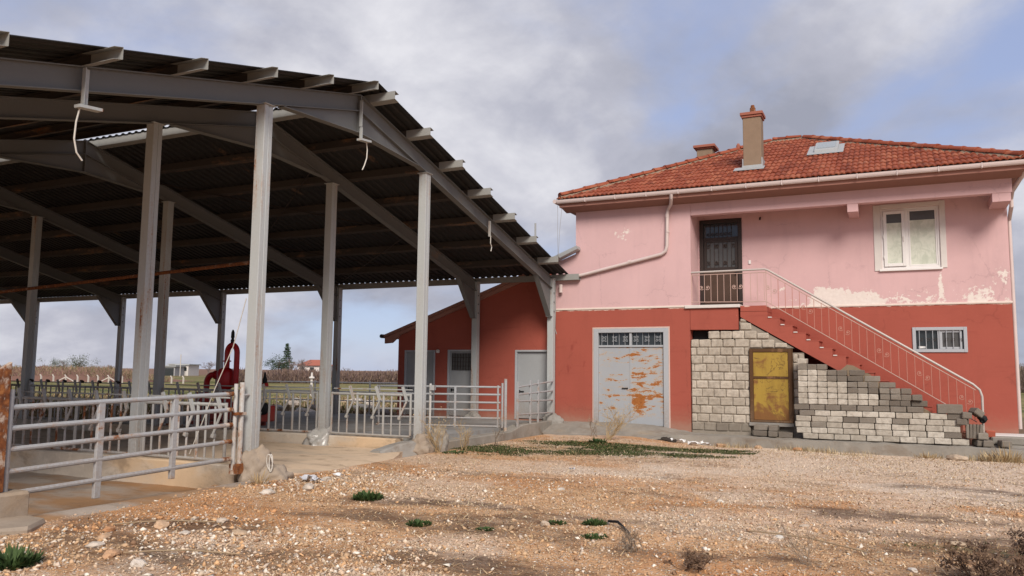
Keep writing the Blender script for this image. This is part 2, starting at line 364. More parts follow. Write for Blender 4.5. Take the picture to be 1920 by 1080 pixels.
DARK = [(-.55, 10.3, 1.5, .42, .1), (.9, 9.2, 1.6, .5, .0), (.6, 12.9, 1.6, .3, .15), (-4.3, 7.6, 1.6, .35, .3), (-3.6, 7.3, 1.2, .4, .3), (-5.1, 5.0, 1.3, .6, .4), (-6.2, 6.2, .9, .35, .3),
              (-2.2, 7.0, .6, .3, .2), (.5, 7.8, 1.2, .5, .2), (-5.2, 8.4, 1.0, .3, .3), (-3.4, 6.0, 1.0, .35, .2), (-6.6, 4.9, .8, .5, .4)]
def m_ground():
    m, nt = material('gravel_yard'); p = nt.pos(); x, y, z = nt.xyz(p)
    n0 = nt.noise(p, .33, 4, .55); n1 = nt.noise(nt.vm(p, (.55, 1.25, 1), rot=(0, 0, .35)), .8, 6, .62); n2 = nt.noise(p, 4.2, 6, .65); n3 = nt.noise(p, 26, 5, .7)
    dirt = nt.ramp(n2, [(.26, (.24, .115, .050)), (.42, (.47, .255, .125)), (.58, (.62, .38, .21)), (.78, (.70, .50, .32))])
    zr, zg, zb = nt.n('ShaderNodeSeparateColor').outputs if 0 else (None, None, None)
    za = nt.n('ShaderNodeAttribute', attribute_name='tone').outputs['Color']; sc_ = nt.n('ShaderNodeSeparateColor'); nt.set(sc_.inputs[0], za); zr, zg, zb = sc_.outputs[0], sc_.outputs[1], sc_.outputs[2]
    dirt = nt.mix(nt.m('MULTIPLY', zr, .65), dirt, nt.mix(n2, (.40, .185, .08), (.58, .31, .145)))
    dirt = nt.mix(nt.m('MULTIPLY', zg, nt.rng(n3, .25, .6, .5, .95)), dirt, nt.mix(n2, (.56, .43, .32), (.76, .64, .53)))
    # stone chips
    v = nt.n('ShaderNodeTexVoronoi', feature='F1'); nt.set(v.inputs['Vector'], nt.vm(p, (1, 1, .3))); v.inputs['Scale'].default_value = 38; v.inputs['Randomness'].default_value = 1
    chip = nt.xyz(v.outputs['Color']); cf = nt.rng(nt.m('ADD', chip[0], nt.m('MULTIPLY', n1, .7)), .72, .80)
    cf = nt.m('MULTIPLY', cf, nt.rng(v.outputs['Distance'], .35, .55, 1, 0))
    chipc = nt.ramp(chip[1], [(0, (.30, .18, .10)), (.3, (.52, .36, .23)), (.65, (.62, .50, .38)), (1, (.72, .67, .60))])
    c = nt.mix(nt.m('MULTIPLY', cf, .85), dirt, chipc)
    def spot(cx, cy, rx, ry, ang=0.):
        q = nt.vm(p, (1, 1, 0)); q = nt.n('ShaderNodeVectorMath', operation='SUBTRACT'); nt.set(q.inputs[0], p); q.inputs[1].default_value = (cx, cy, 0)
        ca, sa = math.cos(ang), math.sin(ang); xx, yy, _ = nt.xyz(q.outputs[0])
        u_ = nt.m('DIVIDE', nt.m('ADD', nt.m('MULTIPLY', xx, ca), nt.m('MULTIPLY', yy, sa)), rx)
        v_ = nt.m('DIVIDE', nt.m('SUBTRACT', nt.m('MULTIPLY', yy, ca), nt.m('MULTIPLY', xx, sa)), ry)
        d = nt.m('SQRT', nt.m('ADD', nt.m('MULTIPLY', u_, u_), nt.m('MULTIPLY', v_, v_)))
        return nt.rng(nt.m('ADD', d, nt.m('MULTIPLY', nt.m('SUBTRACT', nt.m('ADD', nt.m('ADD', nt.m('MULTIPLY', n2, .5), nt.m('MULTIPLY', n1, .35)), nt.m('MULTIPLY', n3, .5)), .675), 4.6)), .35, 1.5, 1, 0)
    c = nt.mix(nt.m('MULTIPLY', nt.m('MULTIPLY', zb, nt.rng(nt.m('ADD', n3, nt.m('MULTIPLY', n2, .5)), .45, .9, 1, .72)), .97), c, nt.mix(n3, (.06, .036, .025), (.15, .092, .06)))
    grn = None
    for a in [(-6.2, 15.9, 2.0, 1.1, .15), (-4.6, 15.8, 1.5, .8, .1), (-7.3, 14.9, .7, .7, 0), (.9, 8.8, .8, .22, .1)]:
        q = spot(*a); grn = q if grn is None else nt.m('MAXIMUM', grn, q)
    c = nt.mix(nt.m('MULTIPLY', nt.m('MULTIPLY', grn, .6), nt.rng(n2, .35, .6)), c, nt.mix(n3, (.045, .055, .02), (.12, .12, .05)))
    # far field: dry grass, green strips, ploughed brown
    far = nt.m('MAXIMUM', nt.rng(y, 20, 23), nt.m('MULTIPLY', nt.rng(x, -18, -22), 0.0))
    fn = nt.noise(nt.vm(p, (.12, .6, 1), rot=(0, 0, -.44)), .35, 5, .6)
    fcol = nt.mix(nt.rng(nt.m('ADD', fn, nt.m('MULTIPLY', n2, .2)), .48, .68), (.105, .110, .035), (.24, .20, .09))
    dist = nt.m('SQRT', nt.m('ADD', nt.m('MULTIPLY', x, x), nt.m('MULTIPLY', y, y)))
    dry = nt.rng(nt.m('ADD', dist, nt.m('MULTIPLY', n2, 10)), 36, 46, 1, 0)
    fcol = nt.mix(dry, fcol, nt.mix(n2, (.10, .065, .042), (.26, .18, .115)))
    fcol = nt.mix(nt.rng(dist, 130, 260), fcol, (.20, .12, .085))
    c = nt.mix(far, c, fcol)
    h = nt.m('ADD', nt.m('MULTIPLY', n2, .7), nt.m('ADD', nt.m('MULTIPLY', n3, .5), nt.m('MULTIPLY', cf, .4)))
    nt.out(c, .95, 0, nt.bump(h, .9, .035), .15); return m

def m_tone(name, rough=.9, spec=.2, bscale=60):
    m, nt = material(name); a = nt.n('ShaderNodeAttribute', attribute_name='tone').outputs['Color']
    n = nt.noise(nt.pos(), bscale, 4, .65)
    c = nt.mix(nt.rng(n, .35, .75, 0, .35), a, nt.mix(.5, a, (.1, .07, .05)))
    nt.out(c, rough, 0, nt.bump(n, .4, .01), spec); return m

def m_door_grey():
    m, nt = material('grey_painted_steel_door'); p = nt.pos(); x, y, z = nt.xyz(p)
    n = nt.noise(nt.vm(p, (1, 1, 3.4)), 2.9, 6, .66, .3); nf = nt.noise(p, 28, 5, .65); big = nt.noise(p, .8, 3, .5)
    t = nt.m('ADD', nt.m('MULTIPLY', n, .8), nt.m('MULTIPLY', nf, .2))
    right = nt.rng(x, -6.36, -6.28, .035, .085)
    patch = nt.m('MULTIPLY', nt.m('MULTIPLY', band(nt, x, -6.26, -6.0, .12), band(nt, z, .5, 1.05, .22)), .15)
    f = nt.m('ADD', nt.m('ADD', t, right), nt.m('MULTIPLY', patch, 1))
    zz = nt.rng(z, .35, .6)
    halo = nt.rng(f, .54, .64, 0, .6); fac = nt.m('MULTIPLY', nt.rng(f, .605, .65), zz)
    c = nt.mix(nt.m('MULTIPLY', nf, .3), (.335, .355, .385), (.27, .285, .31))
    c = nt.mix(nt.rng(big, .4, .7, 0, .3), c, (.40, .40, .40))
    c = nt.mix(nt.m('MULTIPLY', halo, zz), c, (.47, .34, .20))
    c = nt.mix(fac, c, nt.ramp(nf, [(.3, (.20, .062, .015)), (.6, (.36, .13, .03)), (.8, (.26, .09, .03))]))
    nt.out(c, .55, 0, nt.bump(nf, .15, .004), .35); return m

def m_door_yellow():
    m, nt = material('rusty_yellow_steel'); p = nt.pos(); x, y, z = nt.xyz(p)
    n = nt.noise(nt.vm(p, (1, 1, 1)), 2.2, 5, .6, 1.1); nf = nt.noise(p, 22, 5, .65); st = nt.noise(nt.vm(p, (1, 1, .3)), 5, 5, .6)
    low = nt.rng(z, .45, 1.0, .17, 0)
    f = nt.rng(nt.m('ADD', nt.m('ADD', nt.m('MULTIPLY', n, .75), nt.m('MULTIPLY', st, .25)), low), .54, .64)
    ring = nt.rng(nt.m('ABSOLUTE', nt.m('SUBTRACT', n, .44)), .0, .016, .8, 0)
    c = nt.mix(nf, (.38, .235, .03), (.32, .215, .045))
    c = nt.mix(nt.rng(st, .4, .7, 0, .5), c, (.20, .12, .02))
    c = nt.mix(ring, c, (.09, .045, .015))
    c = nt.mix(nt.m('MULTIPLY', f, .85), c, nt.mix(nf, (.12, .042, .015), (.22, .085, .03)))
    nt.out(c, .6, 0, nt.bump(nf, .2, .004), .35); return m

def m_glass(name, col=(.02, .024, .026), rough=.08):
    m, nt = material(name); n = nt.noise(nt.pos(), 3, 3, .5)
    nt.out(nt.mix(n, col, tuple(q * 1.8 for q in col)), rough, 0, nt.bump(n, .05, .02), .5); return m

def m_curtain():
    m, nt = material('window_paper'); p = nt.pos(); x, y, z = nt.xyz(p)
    n = nt.noise(nt.vm(p, (1.2, 1, 1), rot=(0, .6, 0)), 4.5, 6, .62, 1.4)
    n2 = nt.noise(nt.vm(p, (3, 1, .8), rot=(0, -.7, 0)), 3.5, 4, .6, .8)
    c = nt.mix(nt.rng(n, .42, .62), (.60, .62, .53), (.50, .53, .44)); c = nt.mix(nt.rng(n2, .52, .66, 0, .45), c, (.42, .46, .37))  # faint leaf shadows on the paper, painted in as darker noise
    nt.out(c, .5, 0, nt.bump(n, .3, .02), .4); return m

def m_leaf(name, c0, c1, rough=.7):
    m, nt = material(name); n = nt.noise(nt.pos(), 3, 3, .6); n2 = nt.noise(nt.pos(), 30, 2, .5)
    c = nt.mix(nt.rng(nt.m('ADD', nt.m('MULTIPLY', n, .6), nt.m('MULTIPLY', n2, .4)), .35, .65), c0, c1)
    nt.out(c, rough, 0, None, .2); return m

PINK, RED = m_pink(), m_red()
BAND = m_plain('band_plaster', (.72, .62, .55), .9, .2, 8)
WHITE_TRIM = m_plain('white_plaster_trim', (.66, .62, .585), .9, .22, 5)
PVC = m_plain('white_pvc', (.74, .72, .70), .4, .12, 6, .05)
GUTTER = m_plain('pink_white_gutter', (.60, .50, .475), .5, .22, 3, .05)
FASCIA = m_plain('fascia_brown_pink', (.36, .18, .14), .8, .25, 3)
SOFFIT = m_plain('soffit', (.28, .15, .12), .9, .2, 3)
COLM = m_metal('grey_painted_steel_column', (.45, .475, .48), .60, .5, (1.3, 1.3, .10), 5)
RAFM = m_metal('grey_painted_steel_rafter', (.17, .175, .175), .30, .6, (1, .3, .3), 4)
PURM = m_metal('purlin_steel_shaded', (.062, .053, .048), .55, .7, (.25, 1, 1), 4)  # rusty purlin steel, darkened to stand for the shade under the roof
PURE = m_metal('purlin_steel_lit', (.30, .30, .285), .30, .6, (.3, 1, 1), 4)  # same steel with daylight put into the colour, for the outer ends
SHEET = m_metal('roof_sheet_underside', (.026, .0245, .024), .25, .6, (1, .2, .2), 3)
GATEM = m_metal('grey_painted_gate_tube', (.41, .425, .445), .58, .5, (.9, .35, .9), 6, .5)
GATER = m_metal('rusted_gate_tube', (.50, .50, .50), .85, .6, (.9, .9, .6), 5)
FENCEM = m_metal('feed_fence_tube', (.41, .42, .415), .62, .55, (1, 1, .25), 6)
FENCED = m_metal('backlit_fence_tube', (.17, .165, .155), .5, .6, (1, 1, .4), 6)  # tube colour darkened to look backlit
RUSTM = m_metal('heavy_rust', (.55, .50, .45), 1.05, .8, (1, 1, .5), 3)
PIPER = m_metal('rusty_pipe_steel', (.25, .16, .12), 1.2, .8, (1, 1, 1), 5)
DARKM = m_plain('dark_bronze_steel', (.035, .025, .022), .5, .3, 6, .1)
GRILLE = m_plain('door_grille_iron', (.05, .035, .03), .5, .3, 8, .1)
RAILM = m_metal('railing_paint', (.52, .36, .31), .35, .45, (1, 1, 1), 6)
RAILT = m_metal('handrail_tube', (.50, .45, .42), .28, .35, (1, 1, 1), 5)
BALU = m_metal('baluster_paint', (.48, .22, .17), .40, .5, (1, 1, .4), 8)
DOORG = m_door_grey(); DOORF = m_metal('door_frame_grey', (.42, .44, .47), .12, .5)
ADOOR = m_metal('annex_door_grey', (.35, .365, .38), .06, .5)
YEL = m_door_yellow(); YELF = m_metal('yellow_door_frame', (.095, .045, .017), .62, .6)
GLASS = m_glass('dark_glass'); GLASS2 = m_glass('grey_door_glass', (.045, .045, .045), .4)
CURT = m_curtain()
BRICK = m_block('pale_pumice_block', (.40, .345, .28), (.47, .415, .345), (.54, .475, .395))
BRICKD = m_block('grey_footing_block', (.20, .17, .14), (.25, .22, .18), (.30, .26, .215))
STACKP = m_block('pale_stacked_block', (.41, .365, .305), (.48, .435, .37), (.56, .51, .44))
STACKD = m_block('dark_stacked_block', (.13, .11, .092), (.18, .155, .13), (.25, .22, .185))
MORTAR = m_plain('mortar', (.29, .25, .205), .95, .4, 12, .5, 50)
TILE = m_tile()
CONC = m_concrete('grey_concrete', (.30, .28, .255)); CONCS = m_concrete('sandy_concrete', (.50, .40, .30), .8, (.66, .50, .35))
CONCY = m_concrete('yard_concrete', (.27, .262, .25)); KERB = m_concrete('kerb_concrete', (.29, .265, .23), .2, (.34, .27, .19))
FOOT = m_concrete('brownish_concrete', (.34, .275, .215), .3, (.38, .28, .19))
PENM = m_concrete('pen_floor_dirt', (.40, .33, .27), .6, (.36, .20, .095))
AWALL = m_concrete('trough_wall', (.58, .50, .41), .5, (.62, .45, .29))
ROCK = m_block('pale_rock', (.48, .36, .25), (.58, .50, .42), (.66, .63, .58))
PAPER = m_plain('white_scrap', (.74, .73, .72), .8, .15, 8)
PLASTIC = m_plain('grey_plastic_scrap', (.50, .50, .53), .5, .2, 8)
REDM = m_metal('red_machine_paint', (.46, .014, .018), .10, .35, (1, 1, 1), 4, .4)
BLACK = m_plain('black_rubber', (.012, .012, .013), .7, .2)
ROPE = m_plain('white_rope', (.62, .58, .52), .9, .2, 20)
WIRE = m_plain('wire_grey', (.30, .29, .28), .6, .1); WIREW = m_plain('white_cable', (.60, .57, .52), .6, .1)
WRAP = m_plain('clear_plastic_wrap', (.42, .40, .37), .25, .4, 5, .5, 18, spec=.6)
GALV = m_plain('galvanised_sheet', (.42, .43, .43), .45, .25, 4, .1, metal=.3)
GROUND = m_ground(); PEB = m_tone('pebble_stone'); STRAW = m_tone('straw', .85, .15, 20)

# ------------------------------------------------------------------ ground
def zones(x, y):
    x = np.asarray(x, float); y = np.asarray(y, float); w = fbm(x * .8 + 3, y * 1.5, 1.1, 5) - .47; dk = np.zeros_like(x)
    for (cx, cy, rx, ry, an) in DARK:
        ca, sa = math.cos(an), math.sin(an); u = ((x - cx) * ca + (y - cy) * sa) / rx; v = ((y - cy) * ca - (x - cx) * sa) / ry
        dk = np.maximum(dk, sst(1.5, .45, np.hypot(u, v) + w * 3.6))
    streak = sst(.555, .64, fbm(x * .5 + 31, y * 1.9 + x * .25, .85, 5)) * sst(16, 13.5, y)
    dk = np.clip(np.maximum(dk * (.55 + .45 * sst(.36, .52, fbm(x * 2 + 7, y * 4, 1.6, 4))), streak * .55 * sst(.38, .52, fbm(x * 2 + 17, y * 4, 1.6, 4))), 0, 1)
    pale = np.clip(sst(10.5, 14.0, y + 4 * w) * sst(-6.0, -2.5, x + 3 * w) * .95 + sst(.50, .60, fbm(x + 20, y * 1.3, .55, 4)) * .55, 0, 1)
    org = sst(.43, .56, fbm(x * .75 + 5, y * 1.25 + 8, .5, 5)) * (1 - .75 * pale)
    return org, pale, dk
def grid_axis(a, b, step, far, n=26):
    inner = np.arange(a, b + 1e-6, step); g = np.geomspace(step * 2, far, n)
    return np.concatenate([(a - np.cumsum(g))[::-1], inner, b + np.cumsum(g)])
gx = grid_axis(-12.0, 5.0, .07, 520); gy = grid_axis(2.6, 22.0, .07, 520)
GX, GY = np.meshgrid(gx, gy, indexing='xy'); V = np.stack([GX.ravel(), GY.ravel(), ground_z(GX, GY).ravel()], 1)
nx, ny = len(gx), len(gy); ii = np.arange((ny - 1) * (nx - 1)); r_, c_ = ii // (nx - 1), ii % (nx - 1); b0 = r_ * nx + c_
me = fast_mesh('ground', V, np.stack([b0, b0 + 1, b0 + nx + 1, b0 + nx], 1), GROUND, np.stack(zones(V[:, 0], V[:, 1]), 1), smooth=True)
tag(link('ground', me), 'stony tan yard of dirt and gravel reaching out to a green field', kind='structure')

def sheet(name, x0, x1, y0, y1, step, zf, mat, edge=None, thick=.12):
    xs = np.linspace(x0, x1, max(2, int((x1 - x0) / step))); ys = np.linspace(y0, y1, max(2, int((y1 - y0) / step)))
    X, Y = np.meshgrid(xs, ys); 
    if edge is not None: X = X.copy(); X, Y = edge(X, Y)
    Zt = zf(X, Y); n, m = len(xs), len(ys); mb = MB()
    vt = [(float(a), float(b), float(c)) for a, b, c in zip(X.ravel(), Y.ravel(), Zt.ravel())]
    ring = [(0, i) for i in range(n)] + [(j, n - 1) for j in range(1, m)] + [(m - 1, i) for i in range(n - 2, -1, -1)] + [(j, 0) for j in range(m - 2, 0, -1)]
    fs = [(j * n + i, j * n + i + 1, (j + 1) * n + i + 1, (j + 1) * n + i) for j in range(m - 1) for i in range(n - 1)]
    base = len(vt)
    for (j, i) in ring: q = vt[j * n + i]; vt.append((q[0], q[1], q[2] - thick))
    k = len(ring)
    for t in range(k):
        a = ring[t][0] * n + ring[t][1]; b = ring[(t + 1) % k][0] * n + ring[(t + 1) % k][1]
        fs.append((a, base + t, base + (t + 1) % k, b))
    mb.add(vt, fs); o = link(name, mb.mesh(name, mat, smooth=True)); return o

# feed alley slab between the two rows of columns, its yard edge broken and uneven
def alley_edge(X, Y):
    t = (X - X.min()) / (X.max() - X.min())
    return X + sst(.9, 1, t) * ((fbm(Y, Y * 0 + 3, 1.2, 3) - .45) * .7 + .35 * sst(9.4, 10.6, Y) * sst(13.4, 11.5, Y)), Y
o = sheet('alley_floor', -41, -8.42, 9.3, 13.5, .22, lambda X, Y: .035 + .01 * fbm(X, Y, 1.4, 2) - .05 * sst(-8.55, -8.0, X), CONCS, alley_edge)
tag(o, 'sandy concrete alley floor inside the open shed', kind='structure')
o = sheet('yard_floor', -19, -8.6, 13.85, 20.5, .4, lambda X, Y: .24 + .012 * fbm(X, Y, 1.1, 2), CONCY, thick=.35)
tag(o, 'grey concrete floor behind the feed fence', kind='structure')
o = sheet('pen_floor', -30, -7.75, 1.0, 8.93, .12, lambda X, Y: ground_z(X, Y) * .9 + .018 + .05 * (fbm(X, Y, 2.2, 3) - .4) * sst(-7.9, -8.8, X) - .03 * sst(-8.2, -7.7, X), PENM,
          lambda X, Y: (X + sst(-9.5, -7.75, X) * (-.07 * (Y - 5.0) + (fbm(Y, Y * 0, .9, 3) - .45) * .5), Y), thick=.1)
tag(o, 'brown dirty concrete pen floor behind the tubular gate', kind='structure')

# pavement along the house
def pav_z(X, Y):
    left = sst(-4.3, -6.0, X)
    return (fbm(X, Y, 5.5, 3) - .42) * .05 + (.075 + .02 * fbm(X, Y, 1.5, 3)) * (1 - left) + left * (.26 - .30 * sst(20.35, 18.9, Y) + .05 * (fbm(X, Y, 1.6, 3) - .4)) + .16 * sst(1.55, 2.0, X) * sst(20.2, 20.7, Y)
def pav_edge(X, Y):
    left = sst(-4.3, -6.4, X); f = sst(20.6, 19.72, Y)
    return X, Y - f * (left * .9 * sst(-8.9, -7.6, X) + (fbm(X, X * 0, .8, 3) - .45) * .14 + (fbm(X, X * 0 + 4, 5, 3) - .45) * .06)
o = sheet('pavement', -8.55, 3.4, 19.72, 21.6, .06, pav_z, KERB, pav_edge, thick=.34); tag(o, 'rough grey concrete kerb and ramp along the house', kind='structure')

# loose gravel: crushed stone chips
def pebbles(n, xr, yr, smin, smax, name, keep=None, label='', up=.25, dk=.93, odd=.16):
    x = rng.uniform(*xr, n); y = rng.uniform(*yr, n)
    k = (x > -8.0 + (fbm(y, y * 0 + 9, 1.1, 3) - .45) * .5 + np.where(y < 9, -.07 * (y - 5), 0)) & (y < 19.6 - .9 * sst(-4.6, -6.2, x))
    if keep is not None: k = keep(x, y)
    dcam = np.hypot(x, y); dens = np.clip((fbm(x, y, .55, 3)) * 1.5 - .05, .05, 1) * np.clip((fbm(x * .6 + 9, y, 1.6, 3)) * 1.7, .1, 1)
    zo, zp, zd = zones(x, y); dens = dens * (1 - dk * zd)
    k &= rng.random(n) < dens
    k &= np.abs(x * math.cos(YAW) + y * math.sin(YAW)) < (y * math.cos(YAW) - x * math.sin(YAW)) * .68 + .5
    x, y = x[k], y[k]; n = len(x)
    s = smin + (smax - smin) * rng.random(n) ** 3.0
    base = np.array([(1, 0, 0), (-1, 0, 0), (0, 1, 0), (0, -1, 0), (0, 0, 1), (0, 0, -1)], float)
    f = np.array([(0, 2, 4), (2, 1, 4), (1, 3, 4), (3, 0, 4), (2, 0, 5), (1, 2, 5), (3, 1, 5), (0, 3, 5)])
    Vv = base[None] * np.stack([rng.uniform(.6, 1.35, n), rng.uniform(.5, 1.0, n), rng.uniform(.3, .75, n)], 1)[:, None]
    Vv = Vv + rng.normal(0, .17, Vv.shape)
    a = rng.uniform(0, 6.28, n); ca, sa = np.cos(a)[:, None], np.sin(a)[:, None]
    tx = rng.normal(0, .25, n)[:, None]
    X = Vv[..., 0] * ca - Vv[..., 1] * sa; Yv = Vv[..., 0] * sa + Vv[..., 1] * ca; Zv = Vv[..., 2] + X * tx
    P = np.stack([X * s[:, None] + x[:, None], Yv * s[:, None] + y[:, None], Zv * s[:, None] + (ground_z(x, y) + s * up)[:, None]], -1)
    zo, zp, zd = [q[k][:, None] for q in (zo, zp, zd)]
    c = np.array((.56, .375, .225))[None] * (1 - zo) + np.array((.52, .275, .13))[None] * zo; c = c * (1 - zp) + np.array((.68, .55, .43))[None] * zp
    pal = np.array([(.80, .72, .61), (.36, .21, .125), (.66, .40, .21), (.58, .46, .36), (.70, .56, .42)]); pick = (rng.random(n) < odd)[:, None]
    c = np.where(pick, pal[rng.integers(0, len(pal), n)], c) * rng.uniform(.72, 1.14, n)[:, None]
    me = fast_mesh(name, P.reshape(-1, 3), (f[None] + (np.arange(n) * 6)[:, None, None]).reshape(-1, 3), PEB, np.repeat(c, 6, 0))
    tag(link(name, me), label, kind='stuff')
pebbles(330000, (-9, 4.5), (3.2, 19.6), .007, .019, 'gravel', label='fine crushed stone scattered over the yard')
pebbles(30000, (-9, 3.0), (3.4, 12.0), .011, .036, 'gravel', label='coarser pale stone chips scattered over the yard', odd=.45)

pebbles(14000, (-15, -7.9), (5.2, 8.88), .008, .028, 'gravel', lambda x, y: (x < -8.1) & (rng.random(len(x)) < .25 + .75 * sst(8.3, 8.85, y)), 'brown clods and chips on the pen floor', up=.1)
pebbles(9000, (-7.6, -3.6), (3.7, 6.6), .010, .036, 'gravel', label='pale broken stone over dark soil near the slab', dk=0., odd=.7)
pebbles(6000, (-8.0, -6.2), (8.3, 11.2), .012, .04, 'gravel', label='coarse pale rubble chips by the mortar mound', dk=0., odd=.6)
# straw and dead grass lying flat
def blades(n, region, hmin, hmax, lean, cols, name, label, mat, width=.0035, dens=None):
    x, y = region(n); 
    if dens is not None: k = rng.random(len(x)) < dens(x, y); x, y = x[k], y[k]
    n = len(x); L = rng.uniform(hmin, hmax, n); a = rng.uniform(0, 6.28, n); el = np.clip(rng.normal(lean, .25, n), .03, 1.5)
    dx, dy, dz = np.cos(a) * np.cos(el), np.sin(a) * np.cos(el), np.sin(el); z0 = ground_z(x, y)
    w = width * rng.uniform(.6, 1.5, n) * (1 + np.hypot(x, y) * .06); px, py = -np.sin(a) * w, np.cos(a) * w
    A = np.stack([x - px, y - py, z0 + .004], 1); B = np.stack([x + px, y + py, z0 + .004], 1)
    M = np.stack([x + dx * L * .55, y + dy * L * .55, z0 + dz * L * .6 + .006], 1); T = np.stack([x + dx * L, y + dy * L, z0 + dz * L * .85 + .005], 1)
    M2 = M + np.stack([px, py, px * 0], 1) * .8
    P = np.stack([A, B, M2, M, T], 1).reshape(-1, 3)
    f = np.array([(0, 1, 2), (0, 2, 3), (3, 2, 4)]); Fc = (f[None] + (np.arange(n) * 5)[:, None, None]).reshape(-1, 3)
    c = np.array(cols)[rng.integers(0, len(cols), n)] * rng.uniform(.6, 1.2, n)[:, None]
    tag(link(name, fast_mesh(name, P, Fc, mat, np.repeat(c, 5, 0))), label, kind='stuff')
def rect(x0, x1, y0, y1): return lambda n: (rng.uniform(x0, x1, n), rng.uniform(y0, y1, n))
blades(60000, rect(-8, 4.5, 3.4, 18.5), .03, .11, .12, [(.60, .43, .25), (.50, .34, .18), (.66, .53, .35), (.32, .20, .11)], 'dry_grass', 'dead straw lying flat over the gravel', STRAW,
       dens=lambda x, y: np.clip(fbm(x + 3, y + 7, .7, 3) * 2.2 - .45 + .2 * sst(-2, 2, x), .04, .9))
def ell(x, y, cx, cy, rx, ry): return np.clip(1.25 - np.hypot((x - cx) / rx, (y - cy) / ry), 0, 1)
def gd(x, y):
    d = np.maximum.reduce([ell(x, y, -6.3, 15.9, 2.0, 1.25), ell(x, y, -4.7, 16.0, 1.7, 1.1), ell(x, y, -7.3, 15.0, .9, 1.1), ell(x, y, -3.4, 16.9, .8, .6)])
    return np.clip(d * 2.8 * sst(.37, .51, fbm(x * .55, y * 1.1, 1.7, 4)), 0, 1)
blades(60000, rect(-8.3, -2.6, 13.6, 18.2), .02, .06, .55, [(.035, .060, .016), (.055, .085, .022), (.08, .10, .035), (.12, .11, .05)], 'grass', 'low green grass and moss patch in front of the red wall', STRAW, .004, gd)
blades(9000, rect(-.4, 2.2, 7.8, 10.0), .015, .05, .5, [(.05, .07, .022), (.09, .10, .04)], 'grass', 'thin green moss patches by the dark dead weeds', STRAW, .003,
       lambda x, y: np.clip(ell(x, y, 1.0, 8.9, 1.2, .5) * 1.6 * sst(.42, .55, fbm(x, y, 2.5, 3)), 0, 1))
blades(5000, rect(-4.2, 3.2, 18.9, 19.7), .06, .22, .9, [(.45, .34, .19), (.36, .26, .14), (.52, .42, .26)], 'dry_grass', 'pale dead grass along the foot of the kerb', STRAW, .0025,
       lambda x, y: np.clip(sst(.42, .62, fbm(x, y, 1.1, 3)) * .6 + ell(x, y, 1.9, 19.3, .9, .6) * .8, 0, 1) * .8)

# ------------------------------------------------------------------ cattle shed
shed = thing('cattle_shed', 'open steel cattle shed with dark corrugated gable roof on grey columns', 'shed', (X0, YRG, 0))
def raf_z(y): return 6.42 - .257 * abs(y - YRG)
YN, YFAR = YRG - 8.95, 20.42
def column_mb(x, y, z0, z1):
    w = .088; mb = MB()
    mb.box(x - .085, x + .085, y - w, y - .004, z0, z1); mb.box(x - .085, x + .085, y + .004, y + w, z0, z1)
    mb.box(x - .078, x + .078, y - .02, y + .02, z0, z1 - .01)
    mb.box(x - .12, x + .12, y - .12, y + .12, z1, z1 + .012)
    return mb
for k, fx in enumerate(FR):
    for y in (YD, YA, YB, YC):
        if k >= 5 and y < 10: continue
        zb = {YA: .20, YB: .24}.get(y, .22)
        top = raf_z(y) - .30 - .0125
        if y == YC: top = raf_z(y) - .02
        c = part('column', column_mb(fx, y, zb if y != YD else -.1, top), COLM, shed, bevel=.006)
    # rafters: I-section, one per slope
    for sgn in (-1, 1):
        ye = YRG + sgn * (9.0 if sgn > 0 else 9.0); mb = MB()
        if sgn > 0: ye = YC + .06
        za, zb = raf_z(YRG), raf_z(ye)
        y0 = YRG + sgn * .006
        mb.prism([(y0, za), (ye, zb), (ye, zb - .014), (y0, za - .014)], 'X', fx - .07, fx + .07)
        mb.prism([(y0, za - .014), (ye, zb - .014), (ye, zb - .286), (y0, za - .286)], 'X', fx - .006, fx + .006)
        mb.prism([(y0, za - .286), (ye, zb - .286), (ye, zb - .30), (y0, za - .30)], 'X', fx - .07, fx + .07)
        part('rafter', mb, RAFM, shed)
    # ridge haunch
    for sgn in (-1, 1):
        mb = MB(); ya = YRG + sgn * .012; yb = YRG + sgn * 1.95; zb = raf_z(yb) - .30
        mb.prism([(ya, raf_z(ya) - .301), (yb, zb - .001), (ya, 5.74)], 'X', fx - .006, fx + .006)
        mb.prism([(ya, 5.739), (yb, zb - .003), (yb, zb - .015), (ya, 5.726)], 'X', fx - .07, fx + .07)
        part('haunch', mb, RAFM, shed)
    mb = MB(); mb.box(fx - .075, fx + .075, YRG - .0115, YRG + .0115, 5.72, raf_z(YRG) - .015); part('ridge_plate', mb, RAFM, shed)
    # eave haunch at the house side
    mb = MB(); y1 = YC - .089; ya = 19.25; za = raf_z(ya) - .301
    mb.prism([(ya, za), (y1, raf_z(y1) - .301), (y1, 3.08), (y1 - .12, 3.08)], 'X', fx - .006, fx + .006)
    mb.prism([(ya - .01, za), (ya + .01, za - .02), (y1 - .11, 3.08), (y1 - .125, 3.08)], 'X', fx - .07, fx + .07)
    mb.box(fx - .07, fx + .07, y1 - .125, y1 - .001, 3.066, 3.08)
    for q in (3.2, 3.45, 3.7): mb.box(fx + .086, fx + .10, YC - .045, YC - .01, q, q + .035)
    part('haunch', mb, RAFM, shed)
